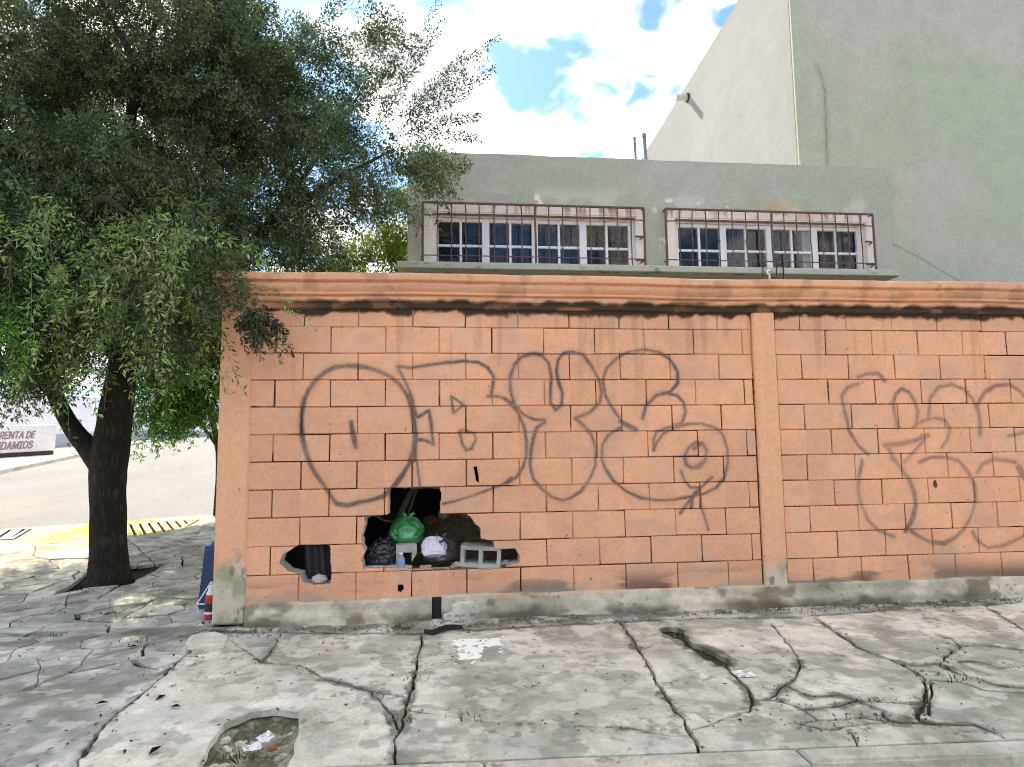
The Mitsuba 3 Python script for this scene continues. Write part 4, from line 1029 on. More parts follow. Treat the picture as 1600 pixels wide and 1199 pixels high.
# ---------------------------------------------------------------- the tall building
B = thing('tall_building', 'tall windowless building with green front and pale side wall', 'building')
pl = plate(sg.box(4.955, 0.0, 17.0, 7.80).difference(sg.box(4.9, 2.85, 5.99, 4.35)), 0.012, 0.18)
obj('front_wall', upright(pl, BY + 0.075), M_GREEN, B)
v = np.array([(4.95, BY + 0.12, 0), (4.95, 15.0, 0), (4.95, 15.0, 7.20), (4.95, BY + 0.12, 7.82)])
q = np.vstack([v, v + [0.18, 0, 0]])
obj('side_wall', hull(q), M_SIDE, B)
obj('roof', box(5.14, 17.0, BY + 0.26, 15.0, 7.0, 7.15), M_RAW, B)
obj('drain_pipe', tube([(5.0, 5.62, 7.40), (4.72, 5.62, 7.385)], 0.055, 12), M_PVC, B)
labels[B + '__drain_pipe'] = {'label': 'short white drain pipe sticking out near the roof edge'}
obj('pipe_collar', tube([(4.945, 5.62, 7.397), (4.925, 5.62, 7.396)], 0.085, 12), M_PIT, B)

# ---------------------------------------------------------------- across the side street
wall_line = [(-18.6, 10.0), (-19.6, 20.0), (-20.9, 32.0), (-24.0, 56.0), (-31.0, 110.0)]
t = thing('far_wall', 'long white wall with phone digits across the side street', 'wall')
up_, lo_ = [], []
for (xa, ya), (xb, yb) in zip(wall_line[:-1], wall_line[1:]):
    za, zb = float(gh(ya)), float(gh(yb))
    d = np.array([xb - xa, yb - ya]); d /= np.linalg.norm(d); nr = np.array([-d[1], d[0]]) * 0.2
    for z0, z1, L, off in ((0.75, 3.0, up_, 0.0), (-0.1, 0.75, lo_, -0.12)):
        o = np.array([d[1], -d[0]]) * (-off)
        pts = [(x + k * nr[0] + o[0] * (k == 0), y + k * nr[1] + o[1] * (k == 0), zz + h) for (x, y, zz) in ((xa, ya, za), (xb, yb, zb)) for k in (0, 1) for h in (z0, z1)]
        L.append(hull(pts))
obj('upper', cat(*up_), M_WHITEWALL, t); obj('base', cat(*lo_), M_GREYBASE, t)


def lettering(text, h, at, direction, m_, parent, name, bold=True, slant=0.0, narrow=1.0, end=False):
    g = text_mesh(text, h, 0.02, bold)
    v = np.array(g.vertices); v[:, 0] = (v[:, 0] - (v[:, 0].max() if end else 0)) * narrow + v[:, 1] * slant
    d = np.array([direction[0], direction[1], 0.045]); d /= np.linalg.norm(d)
    nrm = np.cross(d, [0, 0, 1]); nrm /= np.linalg.norm(nrm)
    w = np.array(at) + v[:, :1] * d + v[:, 1:2] * np.array([0, 0, 1.0]) + v[:, 2:] * nrm
    return obj(name, trimesh.Trimesh(w, g.faces, process=False), m_, parent)


far_dir = np.array([-1.3, 12.0]); far_dir /= np.linalg.norm(far_dir)
far_dir = np.array([-3.1, 24.0]); far_dir /= np.linalg.norm(far_dir)
for text, y, wide in (('03', 35.6, 1.7), ('33-40-0', 42.6, 1.75)):
    x = -20.9 - 3.1 * (y - 32) / 24
    lettering(text, 0.46, (x + 0.03, y, float(gh(y)) + 1.12), far_dir, M_DIGIT, t, 'digits', True, 0.0, wide)
t = thing('far_pavement', None, None, None, 'structure')
fk = [(-10.6, 9.0)] + [(float(a), float(b)) for a, b in FAR_KERB]
pl = plate(sg.Polygon(fk + [(-25, 56), (-21.3, 32), (-20.0, 20), (-19.0, 9.5)]), 0.02, 0.16)
v = np.array(pl.vertices); v[:, 2] += gh(v[:, 1]) + 0.02
obj('surface', trimesh.Trimesh(v, pl.faces, process=False), M_KERB, 'far_pavement')
t = thing('sign_board', 'white board reading RENTA DE ANDAMIOS over a dark slab standing for its shadow across the street', 'sign')
R0 = np.array([-16.55, 25.6]); sd = np.array([0.30, 0.954]); L0 = R0 - sd * 4.4
sn = np.array([sd[1], -sd[0]])
zb = float(gh(24.0)) + 0.05
pl = plate(sg.box(0, 0.12, 4.4, 1.26).buffer(-0.12).buffer(0.12, 4), 0.02, 0.12)
v = pl.vertices
pts = np.c_[L0[0] + v[:, 0] * sd[0] + v[:, 2] * sn[0], L0[1] + v[:, 0] * sd[1] + v[:, 2] * sn[1], zb + v[:, 1] + v[:, 0] * 0.045 - 0.09]
obj('panel', trimesh.Trimesh(pts, pl.faces, process=False), M_SIGN, t)
pts = [(L0[0] + u * sd[0] - s * sn[0], L0[1] + u * sd[1] - s * sn[1], zb + h + u * 0.045 - 0.09) for u in (0.05, 4.35) for s in (0.02, 0.4) for h in (-0.2, 0.12)]
obj('base', hull(pts), M_PIT, t)  # dark slab stands in for the shadow beneath the board
for text, h, u, z in (('RENTA DE', 0.29, 3.35, 0.70), ('ANDAMIOS', 0.31, 3.28, 0.27)):
    at = (L0[0] + sd[0] * u + sn[0] * 0.004, L0[1] + sd[1] * u + sn[1] * 0.004, zb + z + u * 0.045 - 0.09)
    lettering(text, h, at, sd, M_LETTER, t, 'lettering', True, 0.22, 0.80, True)

# ---------------------------------------------------------------- things by the corner pillar
t = thing('plastic_stool', 'dark blue plastic stool behind the corner pillar', 'stool')
sx, sy, sz = -1.045, 0.62, float(gh(0.66))
obj('seat', moved(hull(np.vstack([np.c_[0.165 * np.cos(a), 0.165 * np.sin(a), np.full(24, h)] * np.array([s, s, 1]) for s, h in ((1, 0), (1.0, 0.025), (0.86, 0.042)) for a in [np.linspace(0, 6.02, 24)]])), (sx, sy, sz + 0.46)), M_BLUE, t)
for k, (dx, dy) in enumerate(((-1, -1), (1, -1), (1, 1), (-1, 1))):
    a, b = np.array([sx + dx * 0.11, sy + dy * 0.11, sz + 0.47]), np.array([sx + dx * 0.165, sy + dy * 0.165, sz + 0.005])
    obj('leg', hull([p + np.array([ex, ey, 0]) * r for p, r in ((a, 0.055), (b, 0.03)) for ex in (-1, 1) for ey in (-1, 1)]), M_BLUE, t)
obj('brace', cat(*[tube([(sx + a[0] * 0.14, sy + a[1] * 0.14, sz + 0.2), (sx + b[0] * 0.14, sy + b[1] * 0.14, sz + 0.2)], 0.014, 6) for a, b in (((-1, -1), (1, -1)), ((1, -1), (1, 1)), ((1, 1), (-1, 1)), ((-1, 1), (-1, -1)))]), M_BLUE, t)
t = thing('bottle', 'red bottle with white cap standing beside the corner pillar', 'bottle')
bx, by_ = -1.072, 0.22
bz = float(gh(by_)) - 0.004
obj('body', moved(trimesh.creation.revolve([(0, 0), (0.036, 0), (0.041, 0.008), (0.041, 0.155), (0.036, 0.175), (0.0, 0.176)], sections=24), (bx, by_, bz)), M_RED, t, smooth=30)
obj('label_band', moved(trimesh.creation.revolve([(0.0405, 0.062), (0.0418, 0.063), (0.0418, 0.115), (0.0405, 0.116)], sections=24), (bx, by_, bz)), M_NAVY, t, smooth=30)
obj('base_band', moved(trimesh.creation.revolve([(0.0405, 0.040), (0.0418, 0.041), (0.0418, 0.056), (0.0405, 0.057)], sections=24), (bx, by_, bz)), M_WHITE, t, smooth=30)
obj('cap', moved(trimesh.creation.revolve([(0, 0), (0.033, 0), (0.033, 0.012), (0.022, 0.028), (0.021, 0.062), (0, 0.064)], sections=20), (bx, by_, bz + 0.176)), M_WHITE, t, smooth=30)
t = thing('wire_rack', 'small white wire frame in front of the blue stool', 'rack')
rz = float(gh(0.3)) + 0.0
a, b, c = np.array([-1.20, 0.30, rz + 0.085]), np.array([-1.035, 0.26, rz + 0.085]), np.array([-1.12, 0.36, rz + 0.235])
for p, q in ((a, b), (a, c), (b, c), (a, a + [0.015, 0.02, -0.088]), (b, b + [-0.005, 0.015, -0.088]), (c, c + [0, 0.08, -0.24])):
    obj('rod', tube([p, q], 0.0058, 6), M_WHITE, t)

# ---------------------------------------------------------------- litter on the pavement
sp = sg.Polygon(wobble(WHITE_SPLASH, 0.012, 0.034, 9, True, 16)).buffer(0)
rs = np.random.default_rng(17)
bite = [sg.Point(rs.uniform(0.68, 1.02), rs.uniform(-0.95, -0.52)).buffer(rs.uniform(0.006, 0.022), 3) for _ in range(34)]
fleck = [sg.Point(rs.uniform(0.62, 1.08), rs.uniform(-1.0, -0.48)).buffer(rs.uniform(0.003, 0.011), 2) for _ in range(26)]
sp = sp.difference(unary_union(bite)).union(unary_union(fleck))
key = obj('white_splash', moved(plate(sp, 0.0012, 0.012), (0, 0, 0.0055)), M_SPLASH)
tag(key, 'white splash of dried plaster on the pavement below the hole', 'plaster spill')
key = obj('rubber_strip', None or (lambda p: trimesh.Trimesh(np.vstack([np.c_[p[:, 0], p[:, 1], p[:, 2] + 0.026], np.c_[p[:, 0], p[:, 1] - p[:, 3], p[:, 2] + 0.002], np.c_[p[:, 0], p[:, 1] - p[:, 3] * 0.3, p[:, 2] + 0.012]]),
                                 np.vstack([[(i, i + 20, i + 21), (i, i + 21, i + 1), (i + 20, i, i + 40), (i + 20, i + 40, i + 41), (i, i + 1, i + 41), (i, i + 41, i + 40)] for i in range(19)]), process=False))(
    (lambda s: np.c_[s, np.full(20, 0.006), 0.010 + 0.045 * np.sin(np.linspace(0, 3.14, 20)) ** 0.8])(spline([(0.50, -0.36), (0.56, -0.375), (0.62, -0.30), (0.68, -0.27), (0.76, -0.30)], 20))), M_RUBBER)
tag(key, 'curled black rubber strip on the pavement under the wall slot', 'strip')
t = thing('paper_card', 'small white folded card lying in a pavement crack', 'paper')
obj('leaf', moved(box(-0.052, 0.052, -0.032, 0.032, 0, 0.002), (2.235, -1.39, 0.012), 0.1, 0.12), M_PAPER, t)
obj('under_leaf', moved(box(-0.052, 0.052, -0.032, 0.032, 0, 0.002), (2.245, -1.40, 0.004), 0.02, -0.05), M_PAPER, t)
for k, (loc, w, h, r, lb) in enumerate((((-0.185, -1.83, -0.040), .075, .045, 0.5, 'crumpled white paper scrap in the pothole, nearer piece'), ((-0.150, -1.765, -0.030), .07, .05, 0.9, 'folded white paper scrap in the pothole, farther piece'))):
    X, Y = np.linspace(-w / 2, w / 2, 7), np.linspace(-h / 2, h / 2, 5)
    g = grid_mesh(X, Y, lambda A_, B_: 0.012 * np.abs(A_ / w * 2) + 0.016 * (mfbm(np.stack([A_ * 40, B_ * 40, A_ * 0 + k], -1), 3, k) - 0.5))
    tag(obj('paper_scrap', moved(g, loc, r, 0.25), M_PAPER), lb, 'paper')
key = obj('rust_scrap', moved(lump((0.022, 0.016, 0.012), 77, 2, 0.3), (-0.10, -1.83, -0.045), 0.4), mat('rust_scrap', (0.30, 0.11, 0.05), 0.9))
tag(key, 'small reddish brick crumb beside the paper in the pothole', 'rubble')
rs = np.random.default_rng(11)
for k in range(16):                                    # stones round the pothole
    a = rs.uniform(0, 6.28)
    q = pothole.exterior.interpolate(rs.uniform(0, 1), normalized=True)
    c = pothole.centroid
    f = rs.uniform(0.55, 0.92)
    x, y = c.x + (q.x - c.x) * f, c.y + (q.y - c.y) * f
    s = rs.uniform(0.008, 0.021)
    key = obj('loose_stone', moved(lump((s * 1.3, s, s * .75), 90 + k, 2, 0.28), (x, y, float(bed(np.array([x]), np.array([y]))[0]) + s * 0.3), rs.uniform(0, 6)), M_STONE[1] if k % 2 else M_SLAB[1])
    tag(key, 'loose pale stone in the crumbled pothole', 'stone', 'loose stones in the pothole')
# grit and crumbs along the foot of the wall and in the cracks: uncountable
gl = []
base = trimesh.creation.icosphere(subdivisions=0)
for k in range(2100):
    if k < 1300:
        x = rs.uniform(-0.95, 5.9); y = -0.05 - abs(rs.normal(0, 0.11)) - (0.12 if x < 2.0 else 0.05) * rs.uniform(0, 1)
    elif k < 1900:
        w, pts = CRACKS[rs.integers(len(CRACKS))]
        q = sg.LineString(pts).interpolate(rs.uniform(0, 1), normalized=True); x, y = q.x + rs.normal(0, 0.03), q.y + rs.normal(0, 0.03)
    else:
        x, y = rs.uniform(-2.8, 5), rs.uniform(-2.1, 2.5)
        if y > -0.05 and x > -1.05:
            continue
    if y < KX(x) + 0.02:
        continue
    s = rs.uniform(0.002, 0.0065) * (1.7 if rs.uniform() < 0.07 else 1)
    m_ = trimesh.Trimesh(base.vertices * rs.uniform(0.6, 1.3, 3) * s + [x, y, float(gh(y)) + s * 0.3], base.faces, process=False)
    gl.append(m_)
key = obj('grit', cat(*gl), mat('grit', proc(lambda p, n, uv: mix((0.06, 0.05, 0.035), (0.30, 0.27, 0.21), noise(p.x * 60, p.y * 60, 0.0))), 0.95))
tag(key, 'dark grit and crumbs along the foot of the wall', 'grit', kind='stuff')


def leaf_mesh(pos, d, nrm, L, Wd, col):
    """Folded four-point leaves: base, two flanks, tip."""
    d = d / np.maximum(np.linalg.norm(d, axis=1, keepdims=True), 1e-9)
    s = np.cross(d, nrm); s /= np.maximum(np.linalg.norm(s, axis=1, keepdims=True), 1e-9)
    u = np.cross(s, d)
    L, Wd = L[:, None], Wd[:, None]
    v = np.stack([pos, pos + d * L * 0.45 + s * Wd * 0.5 + u * Wd * 0.18, pos + d * L + u * L * -0.08, pos + d * L * 0.45 - s * Wd * 0.5 + u * Wd * 0.18], 1).reshape(-1, 3)
    i = np.arange(len(pos)) * 4
    f = np.vstack([np.stack([i, i + 1, i + 2], 1), np.stack([i, i + 2, i + 3], 1)])
    return trimesh.Trimesh(v, f, process=False), np.repeat(col, 4, axis=0)


# fallen leaves and low weeds
n = 420
x, y = rs.uniform(-2.9, 3.2, n), rs.uniform(-2.0, 2.6, n)
w = ~((y > -0.06) & (x > -1.08)) & (y > KX(x) + 0.03) & (rs.uniform(0, 1, n) < np.clip(1.0 - (x + 1.0) * 0.25, 0.15, 1))
x, y = x[w], y[w]; n = len(x)
d = rs.normal(0, 1, (n, 3)) * [1, 1, 0.12]
m_, c_ = leaf_mesh(np.c_[x, y, gh(y) + 0.009], d, rs.normal(0, 0.25, (n, 3)) + [0, 0, 1], rs.uniform(0.02, 0.042, n), rs.uniform(0.008, 0.016, n), np.array([0.05, 0.036, 0.018]) * rs.uniform(0.5, 1.9, (n, 1)))
P2 = np.array([(-0.764, -1.277), (-0.68, -1.44), (-0.557, -1.949), (-1.007, -1.342), (-0.67, -1.39), (-1.3, -0.4), (-1.05, -0.35)])
m2, c2 = leaf_mesh(np.c_[P2, gh(P2[:, 1]) + 0.008], rs.normal(0, 1, (7, 3)) * [1, 1, 0.1], np.tile([0.1, 0, 1.0], (7, 1)), rs.uniform(0.05, 0.075, 7), rs.uniform(0.025, 0.035, 7), np.tile([0.02, 0.018, 0.012], (7, 1)))
m_, c_ = cat(m_, m2), np.vstack([c_, c2])
key = obj('leaf_litter', m_, M_LEAF, color=c_)
tag(key, 'small brown fallen leaves scattered over the pavement', 'leaves', kind='stuff')
P_, D_ = [], []
for cx_, cy_, k in [(-0.62, -0.14, 14), (0.36, -0.22, 30), (0.30, -0.19, 20), (1.15, -0.13, 12), (-0.88, -0.12, 26), (2.7, -0.15, 22), (3.1, -0.14, 30), (3.6, -0.13, 18), (4.4, -0.12, 20), (3.2, -1.5, 22), (3.3, -1.62, 20), (0.44, -1.75, 18), (0.47, -1.2, 14), (2.33, -1.60, 14), (2.62, -1.82, 14), (-0.2, -2.0, 26), (-1.05, 0.1, 20), (-1.9, 0.45, 26), (-1.6, 0.3, 24), (-2.0, -0.05, 14), (-1.4, -0.3, 12), (0.75, -1.77, 14)]:
    for _ in range(k):
        P_.append((cx_ + rs.normal(0, 0.05), cy_ + rs.normal(0, 0.022), float(gh(cy_)) - 0.014)); D_.append((rs.normal(0, 0.5), rs.normal(0, 0.5), rs.uniform(0.5, 1.2)))
P_, D_ = np.array(P_), np.array(D_); n = len(P_)
m_, c_ = leaf_mesh(P_, D_, rs.normal(0, 1, (n, 3)), rs.uniform(0.02, 0.055, n), rs.uniform(0.004, 0.009, n), np.array([0.055, 0.075, 0.028]) * rs.uniform(0.6, 1.7, (n, 1)))
key = obj('weeds', m_, M_LEAF, color=c_)
tag(key, 'tiny weeds growing in the joints of the pavement', 'weeds', kind='stuff')

# ---------------------------------------------------------------- trees


def branch(parent, pts, radii, name='limb', n=16, sides=8, bump=0.0, seed=0, m_=None):
    p = spline(pts, n)
    r = np.interp(np.linspace(0, 1, n), np.linspace(0, 1, len(radii)), radii)
    m = tube(p, r, sides)
    if bump:
        v = np.array(m.vertices)
        c = np.repeat(p, sides, axis=0); c = np.vstack([c, p[:1], p[-1:]])
        o = v - c
        v = c + o * (1 + bump * (mfbm(v * [9, 9, 3] + seed, 3, seed) - 0.5)[:, None] * 2)
        m = trimesh.Trimesh(v, m.faces, process=False)
    return obj(name, m, m_ or M_BARK, parent, smooth=True), p


def sprays(base, d, L, droop, nleaf, gen, leaf_l, leaf_w, side, colour, var=0.3):
    """Leafy shoots: a drooping axis each, leaves set round it along hidden side twigs. Returns leaf arrays and axis points."""
    S = len(base)
    t6 = np.linspace(0, 1, 7)
    axis = base[:, None] + d[:, None] * (L[:, None] * t6)[..., None] + np.array([0, 0, -1.0]) * (droop * L)[:, None, None] * (t6 ** 2)[None, :, None]
    idx = np.repeat(np.arange(S), nleaf)
    t = gen.uniform(0.08, 1.0, len(idx))
    p = base[idx] + d[idx] * (L[idx] * t)[:, None]; p[:, 2] -= droop[idx] * L[idx] * t ** 2
    tan = d[idx].copy(); tan[:, 2] -= 2 * droop[idx] * t; tan /= np.linalg.norm(tan, axis=1, keepdims=True)
    rnd = gen.normal(0, 1, (len(idx), 3)); rad = rnd - tan * (rnd * tan).sum(1, keepdims=True)
    rad /= np.maximum(np.linalg.norm(rad, axis=1, keepdims=True), 1e-9)
    # leaves gather on a few side twigs per shoot
    tw = gen.uniform(0, 1, len(idx)) ** 0.7 * side[idx] * (1.05 - 0.75 * t)
    p = p + rad * tw[:, None] + tan * tw[:, None] * 0.6
    ld = tan * 0.55 + rad * 0.75 + gen.normal(0, 0.35, (len(idx), 3))
    nr = gen.normal(0, 0.6, (len(idx), 3)) + [0, 0, 1]
    col = np.array(colour)[None] * (gen.uniform(0.45, 1.7, (S, 1)) * np.c_[gen.uniform(0.85, 1.12, S), np.ones(S), gen.uniform(0.8, 1.25, S)])[idx] * gen.uniform(1 - var, 1 + var, (len(idx), 1)) * np.c_[gen.uniform(0.85, 1.2, len(idx)), np.ones(len(idx)), gen.uniform(0.75, 1.25, len(idx))]
    k = len(idx)
    return (p, ld, nr, gen.uniform(0.75, 1.2, k) * leaf_l, gen.uniform(0.8, 1.2, k) * leaf_w, col), axis


def twigs(axis, r0=0.0035):
    """Thin three-sided shoots along the axes, as one mesh."""
    S, n = axis.shape[:2]
    ph = np.arange(3) * 2.094
    off = np.stack([np.cos(ph), np.sin(ph), ph * 0], 1)
    r = np.linspace(1, 0.4, n)[None, :, None, None] * r0
    v = (axis[:, :, None] + off[None, None] * r).reshape(-1, 3)
    f = []
    i0 = (np.arange(S) * n * 3)[:, None]
    for k in range(n - 1):
        for a in range(3):
            p, q = k * 3 + a, k * 3 + (a + 1) % 3
            f += [np.hstack([i0 + p, i0 + q, i0 + q + 3]), np.hstack([i0 + p, i0 + q + 3, i0 + p + 3])]
    return trimesh.Trimesh(v, np.vstack(f), process=False)


def crown_points(gen, ell, dens, thresh=0.42, freq=1.7, seed=0):
    """Points through a union of ellipsoids, thinned by noise so that the crown has clumps and gaps."""
    out, who = [], []
    for k, (c, r, f) in enumerate(ell):
        n = int(4.19 * r[0] * r[1] * r[2] * dens * f)
        u = gen.normal(0, 1, (n, 3)); u /= np.linalg.norm(u, axis=1, keepdims=True)
        p = u * gen.uniform(0.10, 1, (n, 1)) ** (1 / 2.6) * r + c
        keep = mfbm(p * freq, 3, seed) > thresh - 0.05 * (f > 1)
        out.append(p[keep]); who.append(np.full(keep.sum(), k))
    return np.vstack(out), np.concatenate(who)


# 1. the big tree at the corner
gen = np.random.default_rng(21)
TR = thing('street_tree', 'large dark street tree with drooping grey green branches at the corner', 'tree')
branch(TR, [(-2.46, 1.62, -0.06), (-2.46, 1.61, 0.10), (-2.475, 1.60, 0.42), (-2.50, 1.60, 0.85), (-2.50, 1.60, 1.25), (-2.45, 1.60, 1.75), (-2.40, 1.60, 2.3), (-2.36, 1.58, 2.9)], [0.24, 0.178, 0.150, 0.147, 0.160, 0.138, 0.125, 0.10], 'trunk', 40, 28, 0.13, 3)
limbs = [
    ([(-2.56, 1.60, 1.10), (-2.72, 1.61, 1.30), (-2.89, 1.62, 1.52), (-3.05, 1.62, 1.85), (-3.25, 1.6, 2.5), (-3.5, 1.5, 3.2)], [0.11, 0.09, 0.078, 0.068, 0.05, 0.03]),
    ([(-2.40, 1.60, 2.2), (-1.9, 1.5, 2.75), (-1.2, 1.4, 3.25), (-0.5, 1.35, 3.8), (0.15, 1.25, 4.15)], [0.08, 0.06, 0.042, 0.026, 0.010]),
    ([(-2.38, 1.6, 2.6), (-2.1, 1.75, 3.5), (-1.6, 1.8, 4.4), (-1.0, 1.7, 5.2)], [0.08, 0.052, 0.034, 0.015]),
    ([(-2.36, 1.58, 2.9), (-2.5, 1.7, 3.8), (-2.6, 1.9, 4.8), (-2.4, 1.9, 5.8)], [0.10, 0.075, 0.05, 0.025]),
    ([(-2.40, 1.60, 2.5), (-3.0, 1.6, 3.3), (-3.6, 1.7, 4.2), (-4.1, 1.7, 5.0)], [0.09, 0.07, 0.045, 0.02]),
    ([(-2.42, 1.58, 2.0), (-2.3, 1.0, 2.7), (-2.1, 0.4, 3.05), (-1.8, -0.1, 3.05), (-1.5, -0.4, 2.85)], [0.085, 0.06, 0.045, 0.03, 0.015]),
    ([(-2.42, 1.58, 2.1), (-2.8, 0.9, 2.8), (-3.1, 0.3, 3.1), (-3.2, -0.2, 2.95)], [0.08, 0.06, 0.04, 0.015]),
    ([(-1.9, 1.5, 2.75), (-1.4, 1.0, 2.95), (-1.0, 0.4, 2.95), (-0.95, 0.0, 2.85)], [0.045, 0.034, 0.02, 0.006]),
    ([(-2.40, 1.62, 2.4), (-2.3, 2.4, 3.0), (-2.0, 3.1, 3.6), (-1.7, 3.6, 4.0)], [0.09, 0.06, 0.04, 0.02]),
    ([(-1.2, 1.4, 3.25), (-0.7, 1.45, 4.0), (-0.2, 1.4, 4.8)], [0.032, 0.02, 0.008]),
    ([(-2.1, 1.75, 3.5), (-2.0, 1.0, 4.4), (-2.2, 0.4, 5.0)], [0.05, 0.035, 0.015]),
]
for k, (pts, r) in enumerate(limbs):
    branch(TR, pts, r, 'limb', 22, 12, 0.10, k)
ell = [
    ((-3.45, 1.6, 4.85), (1.55, 1.4, 1.35), 1.0), ((-2.30, 1.8, 5.15), (1.35, 1.3, 1.35), 0.95), ((-1.25, 1.6, 4.85), (0.95, 1.0, 0.85), 0.8),
    ((-0.45, 1.4, 4.10), (0.72, 0.75, 0.50), 0.85), ((0.20, 1.2, 4.28), (0.50, 0.5, 0.34), 0.6), ((-1.15, 1.6, 3.55), (0.90, 0.8, 0.50), 1.0), ((-0.35, 1.3, 3.72), (0.62, 0.55, 0.25), 0.7),
    ((-2.15, 1.0, 3.35), (1.15, 1.0, 0.85), 1.05), ((-2.85, 0.7, 2.75), (0.85, 0.8, 0.62), 1.05), ((-1.95, 0.5, 2.60), (0.75, 0.7, 0.42), 1.0), ((-1.25, 0.05, 2.72), (0.38, 0.36, 0.40), 1.0),
    ((-3.35, 1.2, 3.6), (1.2, 1.1, 0.9), 1.0), ((-0.35, 1.5, 5.45), (0.62, 0.55, 0.45), 0.6), ((-1.6, 2.9, 3.5), (1.1, 0.9, 0.75), 0.9), ((-2.6, 2.2, 2.75), (0.85, 0.7, 0.6), 1.0), ((-2.9, 0.2, 2.15), (0.42, 0.40, 0.34), 0.9),
    ((-0.93, -0.22, 2.42), (0.20, 0.14, 0.26), 2.6), ((-3.2, 0.9, 2.15), (0.75, 0.6, 0.42), 1.0), ((-2.55, 0.6, 2.1), (0.45, 0.4, 0.3), 1.0), ((-3.4, 1.7, 2.2), (0.6, 0.5, 0.4), 0.9), ((0.05, 1.3, 4.0), (0.75, 0.55, 0.42), 0.9), ((-0.7, 1.5, 4.6), (0.6, 0.6, 0.4), 0.8), ((-1.65, 0.1, 2.2), (0.55, 0.35, 0.28), 0.7), ((-3.6, 2.4, 3.1), (0.8, 0.8, 0.5), 0.9), ((-4.3, 3.3, 4.3), (1.2, 1.1, 1.0), 0.7), ((-3.2, 3.2, 5.2), (1.2, 1.0, 0.9), 0.6), ((-4.3, 4.1, 3.7), (1.3, 1.2, 0.9), 0.9), ((-3.3, 3.8, 3.5), (1.0, 0.9, 0.7), 0.8)]  # last clumps of the list added behind the crown to shade the left pavement
pts, who = crown_points(gen, ell, 260, 0.465, 2.3, 4)
S = len(pts)
ctr = np.array([e[0] for e in ell])[who]
out = (pts - ctr) * [1, 1, 0.5] + np.array([0.15, -0.05, 0]) + (pts - [-2.4, 1.6, 3.6]) * [0.25, 0.25, 0.05]
d = out / np.maximum(np.linalg.norm(out, axis=1, keepdims=True), 1e-6) + gen.normal(0, 0.45, (S, 3)); d[:, 2] += 0.1
d /= np.linalg.norm(d, axis=1, keepdims=True)
Ls = gen.uniform(0.22, 0.52, S)
dr_ = gen.uniform(0.15, 0.75, S)
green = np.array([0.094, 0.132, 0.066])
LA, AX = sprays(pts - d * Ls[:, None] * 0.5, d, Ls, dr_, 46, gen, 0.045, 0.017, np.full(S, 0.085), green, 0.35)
ALL, AXES = [LA], [AX]
# long hanging shoots in front, lit look put into their brighter leaf colour
hang, hl = [], []
for _ in range(95):
    k = gen.integers(4)
    x0, x1, y0, y1, z0, z1 = ((-3.3, -2.3, -0.15, 0.7, 2.5, 3.3), (-2.4, -1.4, -0.25, 0.5, 2.5, 3.1), (-1.5, -1.02, -0.3, 0.1, 2.5, 2.95), (-3.2, -1.6, 0.2, 1.1, 2.3, 2.9))[k]
    hang.append((gen.uniform(x0, x1), gen.uniform(y0, y1), gen.uniform(z0, z1)))
    hl.append(gen.uniform(0.55, 1.0))
hang, hl = np.array(hang), np.array(hl); S = len(hang)
d = gen.normal(0, 0.42, (S, 3)) + [0.05, -0.15, -0.25]; d /= np.linalg.norm(d, axis=1, keepdims=True)
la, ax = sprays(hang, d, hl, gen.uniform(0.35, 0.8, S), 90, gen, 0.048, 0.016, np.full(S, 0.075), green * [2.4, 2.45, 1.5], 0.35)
ALL.append(la); AXES.append(ax)
# shoots low on the left, leaf colour brightened as if lit
n = 34
p = np.c_[gen.uniform(-3.1, -2.3, n), gen.uniform(-0.1, 0.5, n), gen.uniform(1.95, 2.35, n)]
d = gen.normal(0, 0.4, (n, 3)) + [0, -0.3, -0.3]; d /= np.linalg.norm(d, axis=1, keepdims=True)
la, ax = sprays(p, d, gen.uniform(0.2, 0.35, n), gen.uniform(0.1, 0.5, n), 60, gen, 0.042, 0.014, np.full(n, 0.07), (0.15, 0.33, 0.06), 0.3)
ALL.append(la); AXES.append(ax)
# open shoots against the sky on the right, and the sprig before the corner pillar
shoots = [((-0.05, 1.2, 4.30), (0.62, 1.15, 5.72)), ((0.0, 1.2, 4.25), (0.50, 1.1, 5.35)), ((0.15, 1.2, 4.35), (1.18, 1.1, 5.28)), ((0.2, 1.2, 4.35), (1.15, 1.2, 5.02)), ((0.15, 1.2, 4.3), (1.05, 1.1, 4.85)),
          ((0.25, 1.2, 4.30), (1.02, 1.15, 4.48)), ((0.2, 1.2, 4.25), (0.98, 1.1, 4.22)), ((0.2, 1.2, 4.15), (0.92, 1.2, 4.02)), ((-0.3, 1.4, 5.3), (0.22, 1.4, 5.62)), ((-0.5, 1.45, 5.3), (0.28, 1.4, 5.36)), ((-0.5, 1.5, 5.1), (0.12, 1.4, 5.02)), ((-0.6, 1.5, 5.6), (-0.15, 1.4, 6.05)),
          ((0.05, 1.1, 3.98), (0.78, 1.0, 3.80)), ((0.0, 1.1, 4.0), (0.45, 1.0, 3.72)), ((-0.2, 1.3, 4.5), (0.25, 1.2, 5.15)), ((0.3, 1.2, 4.5), (0.85, 1.2, 5.15)), ((-0.4, 1.4, 4.6), (0.1, 1.3, 4.95))]
sb = np.array([s[0] for s in shoots]); se = np.array([s[1] for s in shoots])
sb, se = np.repeat(sb, 2, axis=0), np.repeat(se, 2, axis=0)
se[1::2] += gen.normal(0, 0.10, se[1::2].shape); sb[1::2] += gen.normal(0, 0.05, sb[1::2].shape)
L = np.linalg.norm(se - sb, axis=1); d = (se - sb) / L[:, None]
dp = np.full(len(L), 0.08); d[:, 2] += dp * 0.9
la, ax = sprays(sb, d, L, dp, 165, gen, 0.036, 0.015, np.full(len(L), 0.075), green, 0.35)
ALL.append(la); AXES.append(ax)
